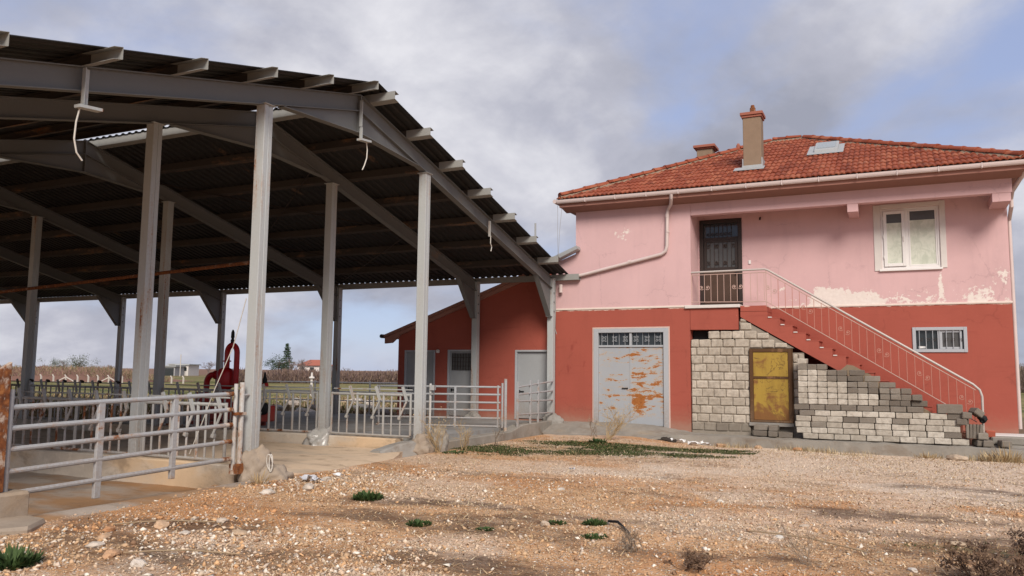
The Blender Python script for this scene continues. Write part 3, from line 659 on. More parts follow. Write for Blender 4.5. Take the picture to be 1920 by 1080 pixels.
# purlins (C sections) running along the shed and sticking out past the sheets
PD = [.32, 1.55, 2.8, 4.05, 5.3, 6.6, 7.9]
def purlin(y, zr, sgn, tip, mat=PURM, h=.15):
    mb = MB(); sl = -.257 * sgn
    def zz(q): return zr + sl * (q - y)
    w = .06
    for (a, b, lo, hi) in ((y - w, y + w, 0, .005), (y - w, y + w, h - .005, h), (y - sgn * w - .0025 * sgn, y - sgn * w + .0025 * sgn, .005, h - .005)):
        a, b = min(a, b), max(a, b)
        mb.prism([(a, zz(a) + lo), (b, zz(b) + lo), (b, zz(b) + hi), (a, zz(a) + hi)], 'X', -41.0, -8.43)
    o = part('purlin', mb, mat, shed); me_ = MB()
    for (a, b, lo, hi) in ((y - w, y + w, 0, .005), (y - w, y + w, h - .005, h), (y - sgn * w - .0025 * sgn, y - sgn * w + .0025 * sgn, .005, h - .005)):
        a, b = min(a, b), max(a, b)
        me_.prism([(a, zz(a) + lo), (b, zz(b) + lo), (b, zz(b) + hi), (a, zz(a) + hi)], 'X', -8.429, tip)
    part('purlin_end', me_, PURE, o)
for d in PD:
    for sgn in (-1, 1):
        y = YRG + sgn * d; purlin(y, raf_z(y), sgn, -7.86 + random.uniform(-.03, .03), PURM if not (sgn > 0 and d < 1) else PURE)  # far ridge purlin takes the lit copy, as if bright from the slit
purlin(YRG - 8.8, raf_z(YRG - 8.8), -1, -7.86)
# eave beam on the house side, doubling as gutter
mb = MB(); ze = raf_z(YFAR) + .105
for a, b, c, d in ((20.405, 20.41, ze - .13, ze + .03), (20.41, 20.53, ze - .13, ze - .124), (20.53, 20.535, ze - .13, ze + .0)): mb.box(-41, -7.72, a, b, c, d)
part('eave_gutter', mb, PURE, shed)
# corrugated sheets, one object per sheet
def sheet_mesh(length, sgn):
    prof = []; wd = 1.0; nr = 5
    for i in range(nr):
        u = i * wd / nr; prof += [(u, 0), (u + .09, 0), (u + .115, .036), (u + .165, .036), (u + .19, 0)]
    prof.append((wd + .03, 0)); mb = MB(); n = len(prof)
    ca = 1 / math.sqrt(1 + .257 ** 2); sa = .257 * ca; vs = []
    for (u, h) in prof:
        for l in (0, length):
            for t in (0, .004): vs.append((-u, sgn * (l * ca + (h + t) * sa), -l * sa + (h + t) * ca))
    fs = []
    for i in range(n - 1):
        a, b = i * 4, (i + 1) * 4
        fs += [(a, a + 2, b + 2, b), (a + 1, b + 1, b + 3, a + 3), (a, b, b + 1, a + 1), (a + 2, a + 3, b + 3, b + 2)]
    fs += [(0, 1, 3, 2), ((n - 1) * 4, (n - 1) * 4 + 2, (n - 1) * 4 + 3, (n - 1) * 4 + 1)]
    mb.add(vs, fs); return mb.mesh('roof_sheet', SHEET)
L2 = math.hypot(1, .257)
GAP = .23
smF0 = sheet_mesh(9.12 * L2, 1); smF = sheet_mesh((9.10 - GAP) * L2, 1); smN = sheet_mesh(9.05 * L2, -1)
zs = 6.42 + .153
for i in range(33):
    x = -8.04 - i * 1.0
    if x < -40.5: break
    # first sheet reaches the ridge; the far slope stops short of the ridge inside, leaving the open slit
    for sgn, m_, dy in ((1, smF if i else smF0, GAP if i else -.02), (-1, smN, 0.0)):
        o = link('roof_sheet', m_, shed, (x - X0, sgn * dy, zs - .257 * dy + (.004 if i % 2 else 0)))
# wind bracing rods under the roof
def roofpt(x, y, dz=-.05): return (x, y, raf_z(y) + dz)
for xa, xb, ya, yb in ((-10.81, -15.65, 13.2, 16.8), (-15.65, -10.81, 13.2, 16.8), (-10.81, -15.65, 16.8, 20.1), (-15.65, -10.81, 16.8, 20.1),
                       (-25.29, -30.1, 13.0, 17), (-30.1, -25.29, 13.0, 17)):
    part('brace_rod', MB().tube([roofpt(xa, ya), roofpt(xb, yb)], .014, 5), DARKM, shed)
# hangers on the gable rafter
def hanger(y, z0, z1, plate=True, wire=None):
    mb = MB(); x = X0 + .105
    mb.box(x - .03, x + .03, y - .045, y - .037, z1, z0); mb.box(x - .03, x - .022, y - .037, y + .04, z1, z0)
    o = part('hanger', mb, COLM, shed)
    if plate: part('hanger_plate', MB().obox((x + .03, y + .02, z1 - .03), (.10, .30, .035), (.10, 0, 0)), COLM, o)
    if wire: part('hanging_cable', MB().tube(wire, .010, 6), WIREW, o)
hanger(6.08, 5.02, 4.58, True, [(-8.37, 6.0, 4.52), (-8.36, 5.96, 4.35), (-8.36, 5.95, 4.15), (-8.36, 5.99, 4.0), (-8.35, 6.06, 3.92)])
hanger(11.385, 6.3, 5.83, False); hanger(11.40, 5.82, 5.62, True, [(-8.36, 11.5, 5.58), (-8.36, 11.53, 5.45), (-8.36, 11.52, 5.3), (-8.36, 11.46, 5.16), (-8.36, 11.40, 5.06)])
hanger(16.4, 5.02, 4.66, False, [(-8.37, 16.4, 4.68), (-8.36, 16.38, 4.5), (-8.36, 16.44, 4.42), (-8.36, 16.40, 4.32)])
mb = MB(); mb.box(-7.98, -7.93, 18.0, 18.006, 4.75, 5.22); mb.box(-7.98, -7.974, 18.006, 18.05, 4.75, 5.22); part('hanger', mb, GALV, shed)
part('cable', MB().tube([(X0 + .1, YC + .02, 4.0), (X0 + .11, YC + .03, 3.2), (X0 + .10, YC + .02, 2.75), (X0 + .14, YC + .05, 2.6)], .011, 6), WIRE, shed)
part('stub_pipe', MB().lathe([(.0, 0), (.05, .0), (.05, .22), (0, .22)], (-8.27, 20.47, 3.74), 12), GUTTER, shed)
solo('rusty_pipe', MB().tube([(-26, 11.4, 2.84), (-18.17, 11.4, 3.23), (-13.47, 11.4, 3.43), (-10.72, 11.4, 3.55)], .035, 8), PIPER, 'long rusty pipe hung level across the dark shed', 'pipe')

# footings: rough concrete lumps round the feet of the columns
def lump(name, c, r, mat, label, cat, seed=0, sub=4, amp=.26):
    bm = bmesh.new(); bmesh.ops.create_icosphere(bm, subdivisions=sub, radius=1)
    from mathutils import noise as mn
    for v in bm.verts:
        d = 1 + amp * 1.2 * mn.noise(v.co * 1.6 + Vector((seed, 0, 0))) + amp * .7 * mn.noise(v.co * 4 + Vector((0, seed, 0))) + amp * .35 * mn.noise(v.co * 11 + Vector((0, 0, seed)))
        v.co = Vector((v.co.x * r[0], v.co.y * r[1], v.co.z * r[2])) * d
    me = bpy.data.meshes.new(name); bm.to_mesh(me); bm.free(); me.materials.append(mat)
    for p in me.polygons: p.use_smooth = True
    return tag(link(name, me, None, c), label, cat)
lump('column_footing', (-8.40, 9.14, .10), (.22, .27, .33), FOOT, 'rough concrete lump at the foot of the nearest shed column', 'footing', 3)
lump('mortar_mound', (-8.10, 9.16, .0), (.24, .26, .20), FOOT, 'lower mound of hardened mortar with a rope loop lying against it', 'mound', 8)
lump('column_footing', (-10.80, 13.62, .08), (.29, .30, .30), WRAP, 'footing lump wrapped in dirty clear plastic at a middle column', 'footing', 5, amp=.35)
lump('column_footing', (-8.46, 13.72, .08), (.24, .25, .27), FOOT, 'weedy concrete lump at the foot of the column beside the field gate', 'footing', 12)
lump('field_stone', (-8.18, 13.95, .12), (.17, .2, .34), KERB, 'brown upright stone leaning on the weedy column footing', 'stone', 21)
lump('column_footing', (-8.42, 20.22, .22), (.30, .24, .26), CONC, 'crumbling concrete lump at the shed corner column by the house', 'footing', 15)
lump('column_footing', (-10.81, 20.25, .25), (.26, .2, .2), CONC, 'small concrete lump at the column between the annex doors', 'footing', 16)
solo('rope_loop', MB().tube([(-8.02 + .05 * math.cos(t) , 9.0 - .02 * math.sin(t) - .02, .27 + .11 * math.sin(t)) for t in np.linspace(0, 6.2, 22)] +
     [(-8.0 + .03 * math.cos(t), 8.985, .26 + .12 * math.sin(t)) for t in np.linspace(0, 6.2, 20)], .008, 6), ROPE, 'white rope loop hanging over the mortar mound', 'rope')
# curved kerb by the second gable column
mb = MB(); vs = []; nk = 12
for k in range(nk + 1):
    t = k / nk; cx, cy = -8.86 + .42 * t ** 1.6, 12.75 + 1.05 * t; dx, dy = .42 * 1.6 * max(t, .05) ** .6, 1.05; l_ = math.hypot(dx, dy); nx_, ny_ = dy / l_, -dx / l_; hh = .07 + .16 * math.sin(t * 1.57)
    for o_, h_ in ((-.15, -.1), (-.14, hh - .02), (-.11, hh), (.10, hh), (.14, hh - .03), (.17, -.1)): vs.append((cx + nx_ * o_, cy + ny_ * o_, h_ + random.uniform(-.008, .008)))
mb.add(vs, [(k * 6 + j, k * 6 + j + 1, k * 6 + j + 7, k * 6 + j + 6) for k in range(nk) for j in range(5)] + [tuple(range(6)), tuple(range(nk * 6, nk * 6 + 6))])
o = solo('curved_kerb', mb, CONC, 'short curved concrete kerb ending at the weedy column', 'kerb')
def kerb_run(x0, x1, y0, y1, z0, z1, mat, label, name='fence_kerb'):
    n = max(2, int((x1 - x0) / .25)); mb = MB(); xs = np.linspace(x0, x1, n + 1)
    vs = []; 
    for x in xs:
        j = lambda s: (vnoise(x + s, s, 1.3) - .5) * .03
        vs += [(x, y0 + j(1), z0), (x, y0 + j(3), z1 + j(5) - .02), (x, y0 + .025 + j(3), z1 + j(5)), (x, y1 + j(9), z1 + j(7)), (x, y1, z0)]
    fs = [(i * 5 + k, i * 5 + k + 1, (i + 1) * 5 + k + 1, (i + 1) * 5 + k) for i in range(n) for k in range(4)] + [(0, 1, 2, 3, 4), tuple(n * 5 + k for k in range(5))[::-1]]
    mb.add(vs, fs); return solo(name, mb, mat, label, 'kerb', smooth=False)
kerb_run(-41, -8.95, YB - .14, YB + .14, -.1, .24, AWALL, 'long low concrete kerb under the feed fence past the alley')
kerb_run(-34, -8.62, YA - .16, YA + .16, -.4, .20, AWALL, 'stained concrete trough wall behind the near tubular gate', 'trough_wall')
kerb_run(-8.44 - 3.2, -8.42, 17.0, 17.22, -.1, .27, CONC, 'x') if 0 else None
mb = MB(); mb.prism([(13.9, -.2), (20.2, -.2), (20.2, .30), (18.2, .29), (17.5, .16), (13.9, .15)], 'X', -8.62, -8.32); solo('yard_kerb', mb, KERB, 'low concrete kerb edging the yard floor beside the gravel', 'kerb', bevel=.015)

# ------------------------------------------------------------------ feed fences
def feed_fence(x0, x1, y, zb, label, mat=FENCEM, tilt=1, lever=True, dark=False, rusty=.25, thin=True):
    t = thing('feed_fence', label, 'fence', ((x0 + x1) / 2, y, zb), 'head-lock feed fences under the shed')
    h = .84
    part('rail', MB().tube([(x0, y, zb + .03), (x1, y, zb + .03)], .024, 8), mat if random.random() > .4 else GATER, t)
    part('rail', MB().tube([(x0, y, zb + h), (x1, y, zb + h)], .026, 8), mat, t)
    if thin: part('rail', MB().tube([(x0, y + .06, zb + h + .10), (x1, y + .06, zb + h + .10)], .013, 6), mat, t)
    n = max(2, round((x1 - x0) / .62)); w = (x1 - x0) / n
    for i in range(n + 1):
        x = x0 + i * w; m_ = GATER if random.random() < rusty else mat
        mb = MB().tube([(x, y, zb + .05), (x, y, zb + h + (.13 if dark else .03))], .024, 8); part('post', mb, m_, t)
        if lever and dark: part('latch', MB().obox((x + .02, y + .03, zb + h + .13), (.09, .06, .05), (0, .3, 0)), DARKM if dark else mat, t)
    for i in range(n):
        x = x0 + i * w
        for k in (.30, .62):
            m_ = GATER if random.random() < rusty * 1.3 else mat
            part('bar', MB().tube([(x + w * k, y, zb + .05), (x + w * k, y, zb + h - .026)], .017, 7), m_, t)
        a = x + w * .62; b = x + w * .90
        part('stanchion', MB().tube([(a - .01, y - .03, zb + .38), (b, y - .03, zb + h - .10)], .02, 7), GATER if random.random() < rusty else mat, t)
        part('collar', MB().obox((a, y - .02, zb + .38), (.06, .05, .05), (0, .3, 0)), mat, t)
        if lever: part('lever', MB().bar((b + .0, y - .035, zb + h - .12), (b - .11, y - .03, zb + h + .16), .05, .035, (0, 1, 0)), mat, t)
    return t
feed_fence(-10.66, -8.98, YA, .20, 'short feed fence between the near gate and the second column')
feed_fence(-15.5, -10.96, YA, .20, 'feed fence on the trough wall behind the near gate', rusty=.45)
feed_fence(-20.3, -15.8, YA, .20, 'feed fence on the trough wall running off to the left', rusty=.3)
feed_fence(-10.62, -8.70, YB, .25, 'feed fence panel beside the column nearest the field gate', rusty=.2)
feed_fence(-15.5, -11.0, YB, .25, 'feed fence panel in front of the red pump', rusty=.08)
feed_fence(-20.3, -15.8, YB, .25, 'feed fence panel past the red pump with dark levers', FENCEM, dark=True, rusty=.3)
feed_fence(-25.1, -20.6, YB, .25, 'farthest feed fence with rails and latches coloured dark as if backlit', FENCED, dark=True, rusty=.1)

# ------------------------------------------------------------------ gates
def tube_gate(name, label, p, q, zs, r, stiles, group=None, rust_ends=False, mats=(GATEM, GATEM)):
    p = Vector((*p, 0)); q = Vector((*q, 0)); t = thing(name, label, 'gate', (p.x, p.y, 0), group)
    for zz_ in zs:
        a, b = (zz_ if isinstance(zz_, tuple) else (zz_, zz_))
        o = part('rail', MB().tube([(p.x, p.y, a), (q.x, q.y, b)], r, 10), mats[0], t)
        if rust_ends:
            d = (q - p).normalized(); e = q - d * random.uniform(.08, .16); f = q + d * .004
            part('rusted_end', MB().tube([(e.x, e.y, b), (f.x, f.y, b)], r * 1.04, 10), RUSTM, o)
    for s_, a, b, w, kind in stiles:
        c = p.lerp(q, s_)
        if kind == 'flat': part('stile', MB().bar((c.x + .0, c.y, a), (c.x, c.y, b), w, .05, (q - p).normalized().cross(Vector((0, 0, 1)))), mats[1], t, bevel=.006)
        else: part('stile', MB().tube([(c.x, c.y, a), (c.x, c.y, b)], w / 2, 10), mats[1], t)
    return t
g = tube_gate('tubular_gate', 'near five-bar grey tubular gate with rusted bar ends and hanging stiles', (X0 + .02, 5.5), (X0 + .02, 8.68),
          [(1.14, 1.22), (.92, 1.0), (.70, .79), (.47, .56), (.24, .32)], .030, [(0, .16, 1.33, .085, 'tube'), (.345, .06, 1.19, .085, 'flat'), (.685, .16, 1.23, .075, 'flat')], rust_ends=True)
t = thing('gate_post', 'rusty flaking double gate post beside the nearest column', 'post', (X0, 8.85, .1))
part('tube', MB().tube([(X0, 8.76, .16), (X0, 8.76, 1.36)], .028, 10), m_metal('flaking_paint_post', (.55, .55, .54), .66, .6, (1, 1, .5), 5), t)
part('tube', MB().tube([(X0 + .01, 8.87, .14), (X0 + .01, 8.87, 1.38)], .036, 10), bpy.data.materials['flaking_paint_post'], t)
part('hinge', MB().box(X0 - .03, X0 + .06, 8.72, 8.92, .92, .96), RUSTM, t); part('base_plate', MB().box(X0 - .05, X0 + .06, 8.74, 8.95, .10, .24), RUSTM, t)
part('latch_pin', MB().tube([(X0 + .02, 8.87, 1.2), (X0 + .02, 9.0, 1.2)], .018, 6), GATEM, t)
t = thing('gate_post', 'flat rust-eaten post at the far left on a concrete block', 'post', (X0, 5.36, .3))
mb = MB(); mb.prism([(5.28, .28), (5.45, .28), (5.45, 1.62), (5.30, 1.52)], 'X', X0 + .04, X0 + .10); part('post_plate', mb, RUSTM, t, bevel=.006)
part('hinge', MB().box(X0 - .03, X0 + .05, 5.42, 5.5, 1.10, 1.13), RUSTM, t); part('hinge', MB().box(X0 - .03, X0 + .05, 5.42, 5.5, .40, .43), RUSTM, t)
solo('concrete_block', MB().box(-8.75, -8.28, 5.05, 5.68, -.05, .27), FOOT, 'square grey concrete block under the rust-eaten post', 'block', bevel=.02, jitter=.008)
mb = MB(); mb.prism([(-8.9, 4.9), (-7.95, 4.75), (-7.62, 5.25), (-7.9, 5.62), (-8.26, 5.66), (-8.9, 5.0)], 'Z', -.15, .035); solo('concrete_slab', mb, FOOT, 'broken low concrete slab beneath the square block', 'slab', bevel=.03, jitter=.01)
g = tube_gate('tubular_gate', 'six-bar grey gate swung open between the weedy column and the annex', (-8.62, 17.52), (-11.55, 16.62), [1.20, 1.02, .83, .65, .46, .27], .024,
              [(0.02, .22, 1.24, .05, 'tube'), (.36, .12, 1.22, .055, 'flat'), (.98, .22, 1.22, .05, 'tube')])
t = thing('gate_post', 'white tubular post with rusted foot between the two open gates', 'post', (-8.50, 17.55, .1))
part('tube', MB().tube([(-8.50, 17.55, .22), (-8.50, 17.55, 1.40)], .036, 10), GATEM, t); part('tube', MB().tube([(-8.56, 17.50, .24), (-8.56, 17.50, 1.30)], .026, 10), GATEM, t); part('rusted_foot', MB().tube([(-8.50, 17.55, .05), (-8.50, 17.55, .25)], .040, 10), RUSTM, t)
part('foot_plate', MB().box(-8.57, -8.43, 17.47, 17.62, .04, .10), RUSTM, t)
t = thing('gate_post', 'thin rusty post with latch bracket just beside the weedy column', 'post', (-8.46, 13.98, .3))
part('tube', MB().tube([(-8.44, 13.99, .3), (-8.44, 13.99, 1.32)], .024, 8), bpy.data.materials['flaking_paint_post'], t)
part('latch', MB().obox((-8.40, 14.02, 1.24), (.08, .16, .10), (0, 0, .3)), GALV, t); part('latch', MB().obox((-8.42, 14.02, 1.12), (.05, .12, .04)), GALV, t)
g = tube_gate('tubular_gate', 'small four-bar grey gate standing open before the annex corner door', (X0 + .12, 17.95), (X0 + .1, 20.2), [(1.20, 1.33), (1.02, 1.08), (.86, .83), (.54, .50)], .022,
              [(0, .18, 1.33, .05, 'flat'), (.34, .22, 1.36, .05, 'flat'), (.56, .22, 1.37, .05, 'flat')])

# rail fence at the edge of the yard and a white marker post in the field
t = thing('rail_fence', 'thin pale rail fence behind the yard in front of the field', 'fence', (-19, 23.6, .1))
for zz_ in (1.12, .80, .48): part('rail', MB().tube([(-21.5, 23.6, zz_), (-14.2, 23.6, zz_ + .02)], .022, 6), GATEM, t)
for x in (-21.5, -19.1, -16.7, -14.2): part('post', MB().tube([(x, 23.6, .0), (x, 23.6, 1.2)], .03, 8), GATEM, t)
t = thing('marker_post', 'short white capped post standing in the field beyond the fences', 'post', (-29.3, 35.9, .0))
part('shaft', MB().lathe([(.0, 0), (.07, 0), (.07, 1.0), (0, 1.0)], (-29.3, 35.9, .1), 10), WHITE_TRIM, t); part('cap', MB().lathe([(0, 0), (.16, 0), (.14, .08), (.06, .10), (.05, .30), (0, .32)], (-29.3, 35.9, 1.1), 12), WHITE_TRIM, t)

# ------------------------------------------------------------------ red pump
pump = thing('slurry_pump', 'red slurry pump with hooped pipe and black valve behind the feed fence', 'pump', (-14.0, 14.7, .24))
py = 14.75
def P_(u, z): return (u, py, z)
ar = [P_(-14.34 + .155 * (1 - math.cos(t)) , 1.95 + .19 * math.sin(t)) for t in np.linspace(0, math.pi, 14)]
part('hoop_pipe', MB().tube([P_(-14.34, 1.45)] + ar + [P_(-14.03, 1.30), P_(-14.03, 1.14)], .066, 14), REDM, pump, smooth=True)
part('flange', MB().lathe([(0, 0), (.10, 0), (.10, .03), (0, .03)], P_(-14.34, 1.74), 16), REDM, pump)
part('tank', MB().lathe([(0, 0), (.10, .0), (.19, .08), (.205, .14), (.205, .42), (.16, .50), (.09, .53), (0, .53)], P_(-14.36, 1.06), 20), REDM, pump, smooth=True)
part('inlet_elbow', MB().tube([P_(-14.5, 1.42), P_(-14.78, 1.42)] + [P_(-14.78 - .18 * math.sin(t), 1.42 - .20 * (1 - math.cos(t))) for t in np.linspace(.3, 1.57, 7)] + [P_(-14.965, 1.10)], .072, 14), REDM, pump, smooth=True)
part('flange', MB().lathe([(0, 0), (.105, 0), (.105, .035), (0, .035)], P_(-14.70, 1.42), 16, 'X'), REDM, pump)
part('hose', MB().tube([P_(-14.965, 1.10), P_(-14.965, .3)], .06, 12), COLM, pump)
v = part('valve', MB().lathe([(0, 0), (.045, 0), (.05, .06), (.03, .10), (.045, .14), (.04, .26), (.015, .32), (0, .32)], P_(-14.19, 2.19), 12), BLACK, pump, smooth=True)
part('neck', MB().lathe([(0, 0), (.12, 0), (.12, .40), (0, .40)], P_(-14.30, .68), 14), REDM, pump, smooth=True)
mb = MB(); mb.box(-14.75, -14.12, py - .22, py + .25, .36, .78); part('motor_box', mb, REDM, pump, bevel=.02)
mb = MB(); mb.box(-15.2, -14.9, py - .12, py + .12, .34, 1.0); part('motor_box', mb, REDM, pump, bevel=.02)
mb = MB()
for q in (-.25, .25): mb.box(-15.3, -13.3, py + q - .03, py + q + .03, .245, .33)
part('skid', mb, REDM, pump)
t = thing('vacuum_unit', 'red vacuum unit with black wheel and valve right of the slurry pump', 'machine', (-12.9, 14.85, .24)); py = 14.9
mb = MB(); mb.box(-13.25, -12.90, py - .25, py + .25, .34, .72); part('body', mb, REDM, t, bevel=.03)
part('column_pipe', MB().lathe([(0, 0), (.085, 0), (.085, .62), (0, .62)], (-13.32, py, .72), 14), REDM, t, smooth=True)
part('header_pipe', MB().tube([(-13.55, py, 1.2), (-12.98, py, 1.2)], .055, 12), REDM, t, smooth=True)
part('valve', MB().lathe([(0, 0), (.05, 0), (.06, .08), (.03, .16), (.02, .26), (0, .26)], (-13.05, py, 1.24), 12), BLACK, t, smooth=True)
mb = MB(); mb.lathe([(.06, -.09), (.11, -.09), (.145, -.04), (.145, .04), (.11, .09), (.06, .09)], (-12.82, py - .28, .66), 22, 'Y'); part('wheel', mb, BLACK, t, smooth=True)
part('guard', MB().box(-13.22, -12.93, py - .265, py - .255, .40, .66), REDM, t)
solo('tie_rope', MB().tube([(-8.60, 9.0, 2.6), (-8.86, 9.05, 1.9), (-9.13, 9.0, 1.28), (-9.35, 9.0, .78), (-9.6, 9.02, .3)], .0065, 6), ROPE, 'pale rope tied slanting from the nearest column to the feed fence', 'rope')
pump.location.x -= .28
for o in S.objects:
    if o.name.startswith('vacuum_unit'): o.location.x -= .50

# ------------------------------------------------------------------ walls with openings
def wall_panel(x0, x1, z0, z1, y0, y1, holes=(), top=None, xcut=()):
    xs = sorted({x0, x1, *xcut, *[h[0] for h in holes], *[h[1] for h in holes]}); zs_ = sorted({z0, z1, *[h[2] for h in holes], *[h[3] for h in holes]})
    inh = lambda a, b: any(h[0] < a < h[1] and h[2] < b < h[3] for h in holes); mb = MB(); n, m = len(xs), len(zs_)
    T = lambda x, z: (top(x) if (top and abs(z - z1) < 1e-6) else z)
    vs = [(x, y, T(x, z)) for y in (y0, y1) for z in zs_ for x in xs]; I = lambda k, j, i: k * n * m + j * n + i; fs = []
    solid = lambda j, i: 0 <= i < n - 1 and 0 <= j < m - 1 and not inh((xs[i] + xs[i + 1]) / 2, (zs_[j] + zs_[j + 1]) / 2)
    for j in range(m - 1):
        for i in range(n - 1):
            if not solid(j, i): continue
            fs += [(I(0, j, i), I(0, j, i + 1), I(0, j + 1, i + 1), I(0, j + 1, i)), (I(1, j + 1, i), I(1, j + 1, i + 1), I(1, j, i + 1), I(1, j, i))]
            if not solid(j, i - 1): fs.append((I(0, j, i), I(0, j + 1, i), I(1, j + 1, i), I(1, j, i)))
            if not solid(j, i + 1): fs.append((I(0, j, i + 1), I(1, j, i + 1), I(1, j + 1, i + 1), I(0, j + 1, i + 1)))
            if not solid(j - 1, i): fs.append((I(0, j, i), I(1, j, i), I(1, j, i + 1), I(0, j, i + 1)))
            if not solid(j + 1, i): fs.append((I(0, j + 1, i), I(0, j + 1, i + 1), I(1, j + 1, i + 1), I(1, j + 1, i)))
    mb.add(vs, fs); return mb
def frame_mb(x0, x1, z0, z1, y0, y1, w, wb=None, wt=None):
    wb = w if wb is None else wb; wt = w if wt is None else wt; mb = MB()
    mb.box(x0, x0 + w, y0, y1, z0, z1); mb.box(x1 - w, x1, y0, y1, z0, z1); mb.box(x0 + w, x1 - w, y0, y1, z1 - wt, z1)
    if wb: mb.box(x0 + w, x1 - w, y0, y1, z0, z0 + wb)
    return mb
def scroll(c, r, y, flip=1, turns=1.15, up=1):
    pts = []
    for t in np.linspace(0, 1, 13):
        a = t * turns * 2 * math.pi; rr = r * (1 - .72 * t); pts.append((c[0] + flip * rr * math.cos(a + .6), y, c[1] + up * rr * math.sin(a + .6)))
    return pts

# ------------------------------------------------------------------ annex
ann = thing('annex_building', 'low red lean-to building with three grey steel doors behind the shed', 'building', (-11, YF, .2))
atop = lambda x: 2.62 + (x + 13.56) * .36
AH = [(-13.33, -12.27, .27, 2.18), (-11.85, -10.85, .27, 2.19), (-9.68, -8.62, .27, 2.18)]
part('front_wall', wall_panel(-13.56, -8.475, -.1, 3.0, YF, YF + .22, AH, atop, ()), RED, ann)
mb = MB(); mb.box(-13.56, -13.34, YF + .221, 27.5, -.1, 2.55); part('side_wall', mb, RED, ann)
mb = MB(); mb.box(-13.34, -8.0, 27.3, 27.5, -.1, 2.55); part('rear_wall', mb, RED, ann)
mb = MB(); mb.prism([(-14.0, 2.56), (-8.49, 4.545), (-8.49, 4.62), (-14.0, 2.64)], 'Y', YF - .16, 27.7); part('roof', mb, FASCIA, ann)
mb = MB(); mb.prism([(-14.0, 2.38), (-13.74, 2.40), (-13.45, 2.64), (-8.49, 4.43), (-8.49, 4.54), (-14.0, 2.555)], 'Y', YF - .10, YF - .012); part('verge_board', mb, FASCIA, ann, bevel=.006)
part('gutter', MB().tube([(-14.06, YF - .2, 2.60), (-14.06, 27.6, 2.60)], .06, 8), DARKM, ann)
for k, (a, b, z0, z1) in enumerate(AH):
    d = part('door', MB().box(a + .06, b - .06, YF + .06, YF + .10, z0 + .02, z1 - .05), ADOOR, ann, bevel=.005)
    part('door_frame', frame_mb(a, b, z0, z1, YF - .012, YF + .12, .06, 0, .05), DOORF, d, bevel=.004)
    mb = MB(); mb.box(a + .10, a + .26, YF + .028, YF + .05, 1.02, 1.045); mb.box(a + .10, a + .14, YF + .05, YF + .061, 1.0, 1.07); part('handle', mb, BLACK, d)
    part('lock', MB().box(a + .09, a + .12, YF + .05, YF + .061, .98, 1.0), BLACK, d)
    if k == 1:
        part('pane', MB().box(a + .12, b - .12, YF + .04, YF + .059, 1.60, 2.09), GLASS2, d); mb = MB()
        for q in np.linspace(a + .14, b - .14, 9): mb.box(q - .006, q + .006, YF + .022, YF + .034, 1.60, 2.09)
        for q in (1.72, 1.84, 1.97): mb.box(a + .12, b - .12, YF + .034, YF + .0395, q - .006, q + .006)
        part('grille', mb, DARKM, d)
solo('wall_lamp', MB().lathe([(0, 0), (.05, 0), (.06, .06), (.03, .10), (0, .10)], (-12.16, YF - .05, 2.10), 10), WHITE_TRIM, 'small white lamp on the red wall above the first annex door', 'lamp')

# ------------------------------------------------------------------ house
house = thing('house', 'two storey house with pink upper floor, red base and clay tile roof', 'house', (-3, 21, .2))
XL, XR = -7.87, 2.39
MD = (-7.35, -5.32, .19, 2.74)
ZB = 3.31
# lower red walls
part('lower_wall', wall_panel(-8.46, -4.76, -.1, ZB - .05, YF, YF + .24, [MD]), RED, house)
part('return_wall', MB().box(-5.0, -4.76, YF + .241, YR, -.1, ZB - .05), RED, house)
BW = (.33, 1.47, 2.13, 2.72)
part('lower_wall', wall_panel(-4.759, XR, -.1, ZB - .06, YR, YR + .24, [BW]), RED, house)
part('side_wall', MB().box(XR - .24, XR - .001, YR + .241, 29.6, -.1, ZB - .06), RED, house)
part('band_moulding', MB().box(-8.46, -4.74, YF - .022, YF + .2, ZB - .05, ZB), BAND, house, bevel=.006)
part('band_moulding', MB().box(-4.739, XR + .015, YR - .022, YR + .2, ZB - .06, ZB - .012), BAND, house, bevel=.006)
# upper pink walls
mb = MB(); mb.prism([(-8.46, ZB), (-4.72, ZB), (-4.72, 6.06), (XL, 6.06), (XL, 4.80), (-8.46, 4.59)], 'Y', YF, YF + .24); part('upper_wall', mb, PINK, house)
UD = (-4.68, -3.58, 3.34, 5.65); UW = (-.27, 1.0, 4.14, 5.62)
part('upper_wall', wall_panel(-4.719, XR, ZB - .012, 6.06, YR, YR + .24, [UD, UW]), PINK, house)
part('return_wall', MB().box(-4.96, -4.72, YF + .241, YR - .001, ZB, 6.06), PINK, house)
part('side_wall', MB().box(XR - .24, XR - .001, YR + .241, 29.6, ZB - .012, 6.06), PINK, house)
part('side_wall', MB().box(XL, XL + .2, YF + .241, 29.6, 3.4, 6.06), PINK, house)
part('rear_wall', MB().box(XL, XR, 29.6, 29.8, -.1, 6.06), PINK, house)
part('porch_ceiling', MB().box(-4.719, XR, YF + .221, YR - .001, 6.0, 6.06), PINK, house)
part('beam', MB().box(-4.719, XR + .02, YF + .004, YF + .22, 5.635, 6.06), PINK, house, bevel=.008)
for a, b in ((-.97, -.73), (2.02, XR - .01)): part('beam_stub', MB().box(a, b, YF + .01, YR - .002, 5.44, 5.634), PINK, house, bevel=.006)
solo('porch_lamp', MB().tube([(-3.1, YR - .01, 5.62), (-3.1, YR - .08, 5.60), (-3.1, YR - .10, 5.55)], .022, 8), DARKM, 'small dark wall lamp stub under the porch ceiling', 'lamp')
solo('doorbell', MB().box(-3.42, -3.36, YR - .025, YR - .001, 4.42, 4.52), PVC, 'small white bell push beside the dark upper door', 'doorbell', bevel=.004)
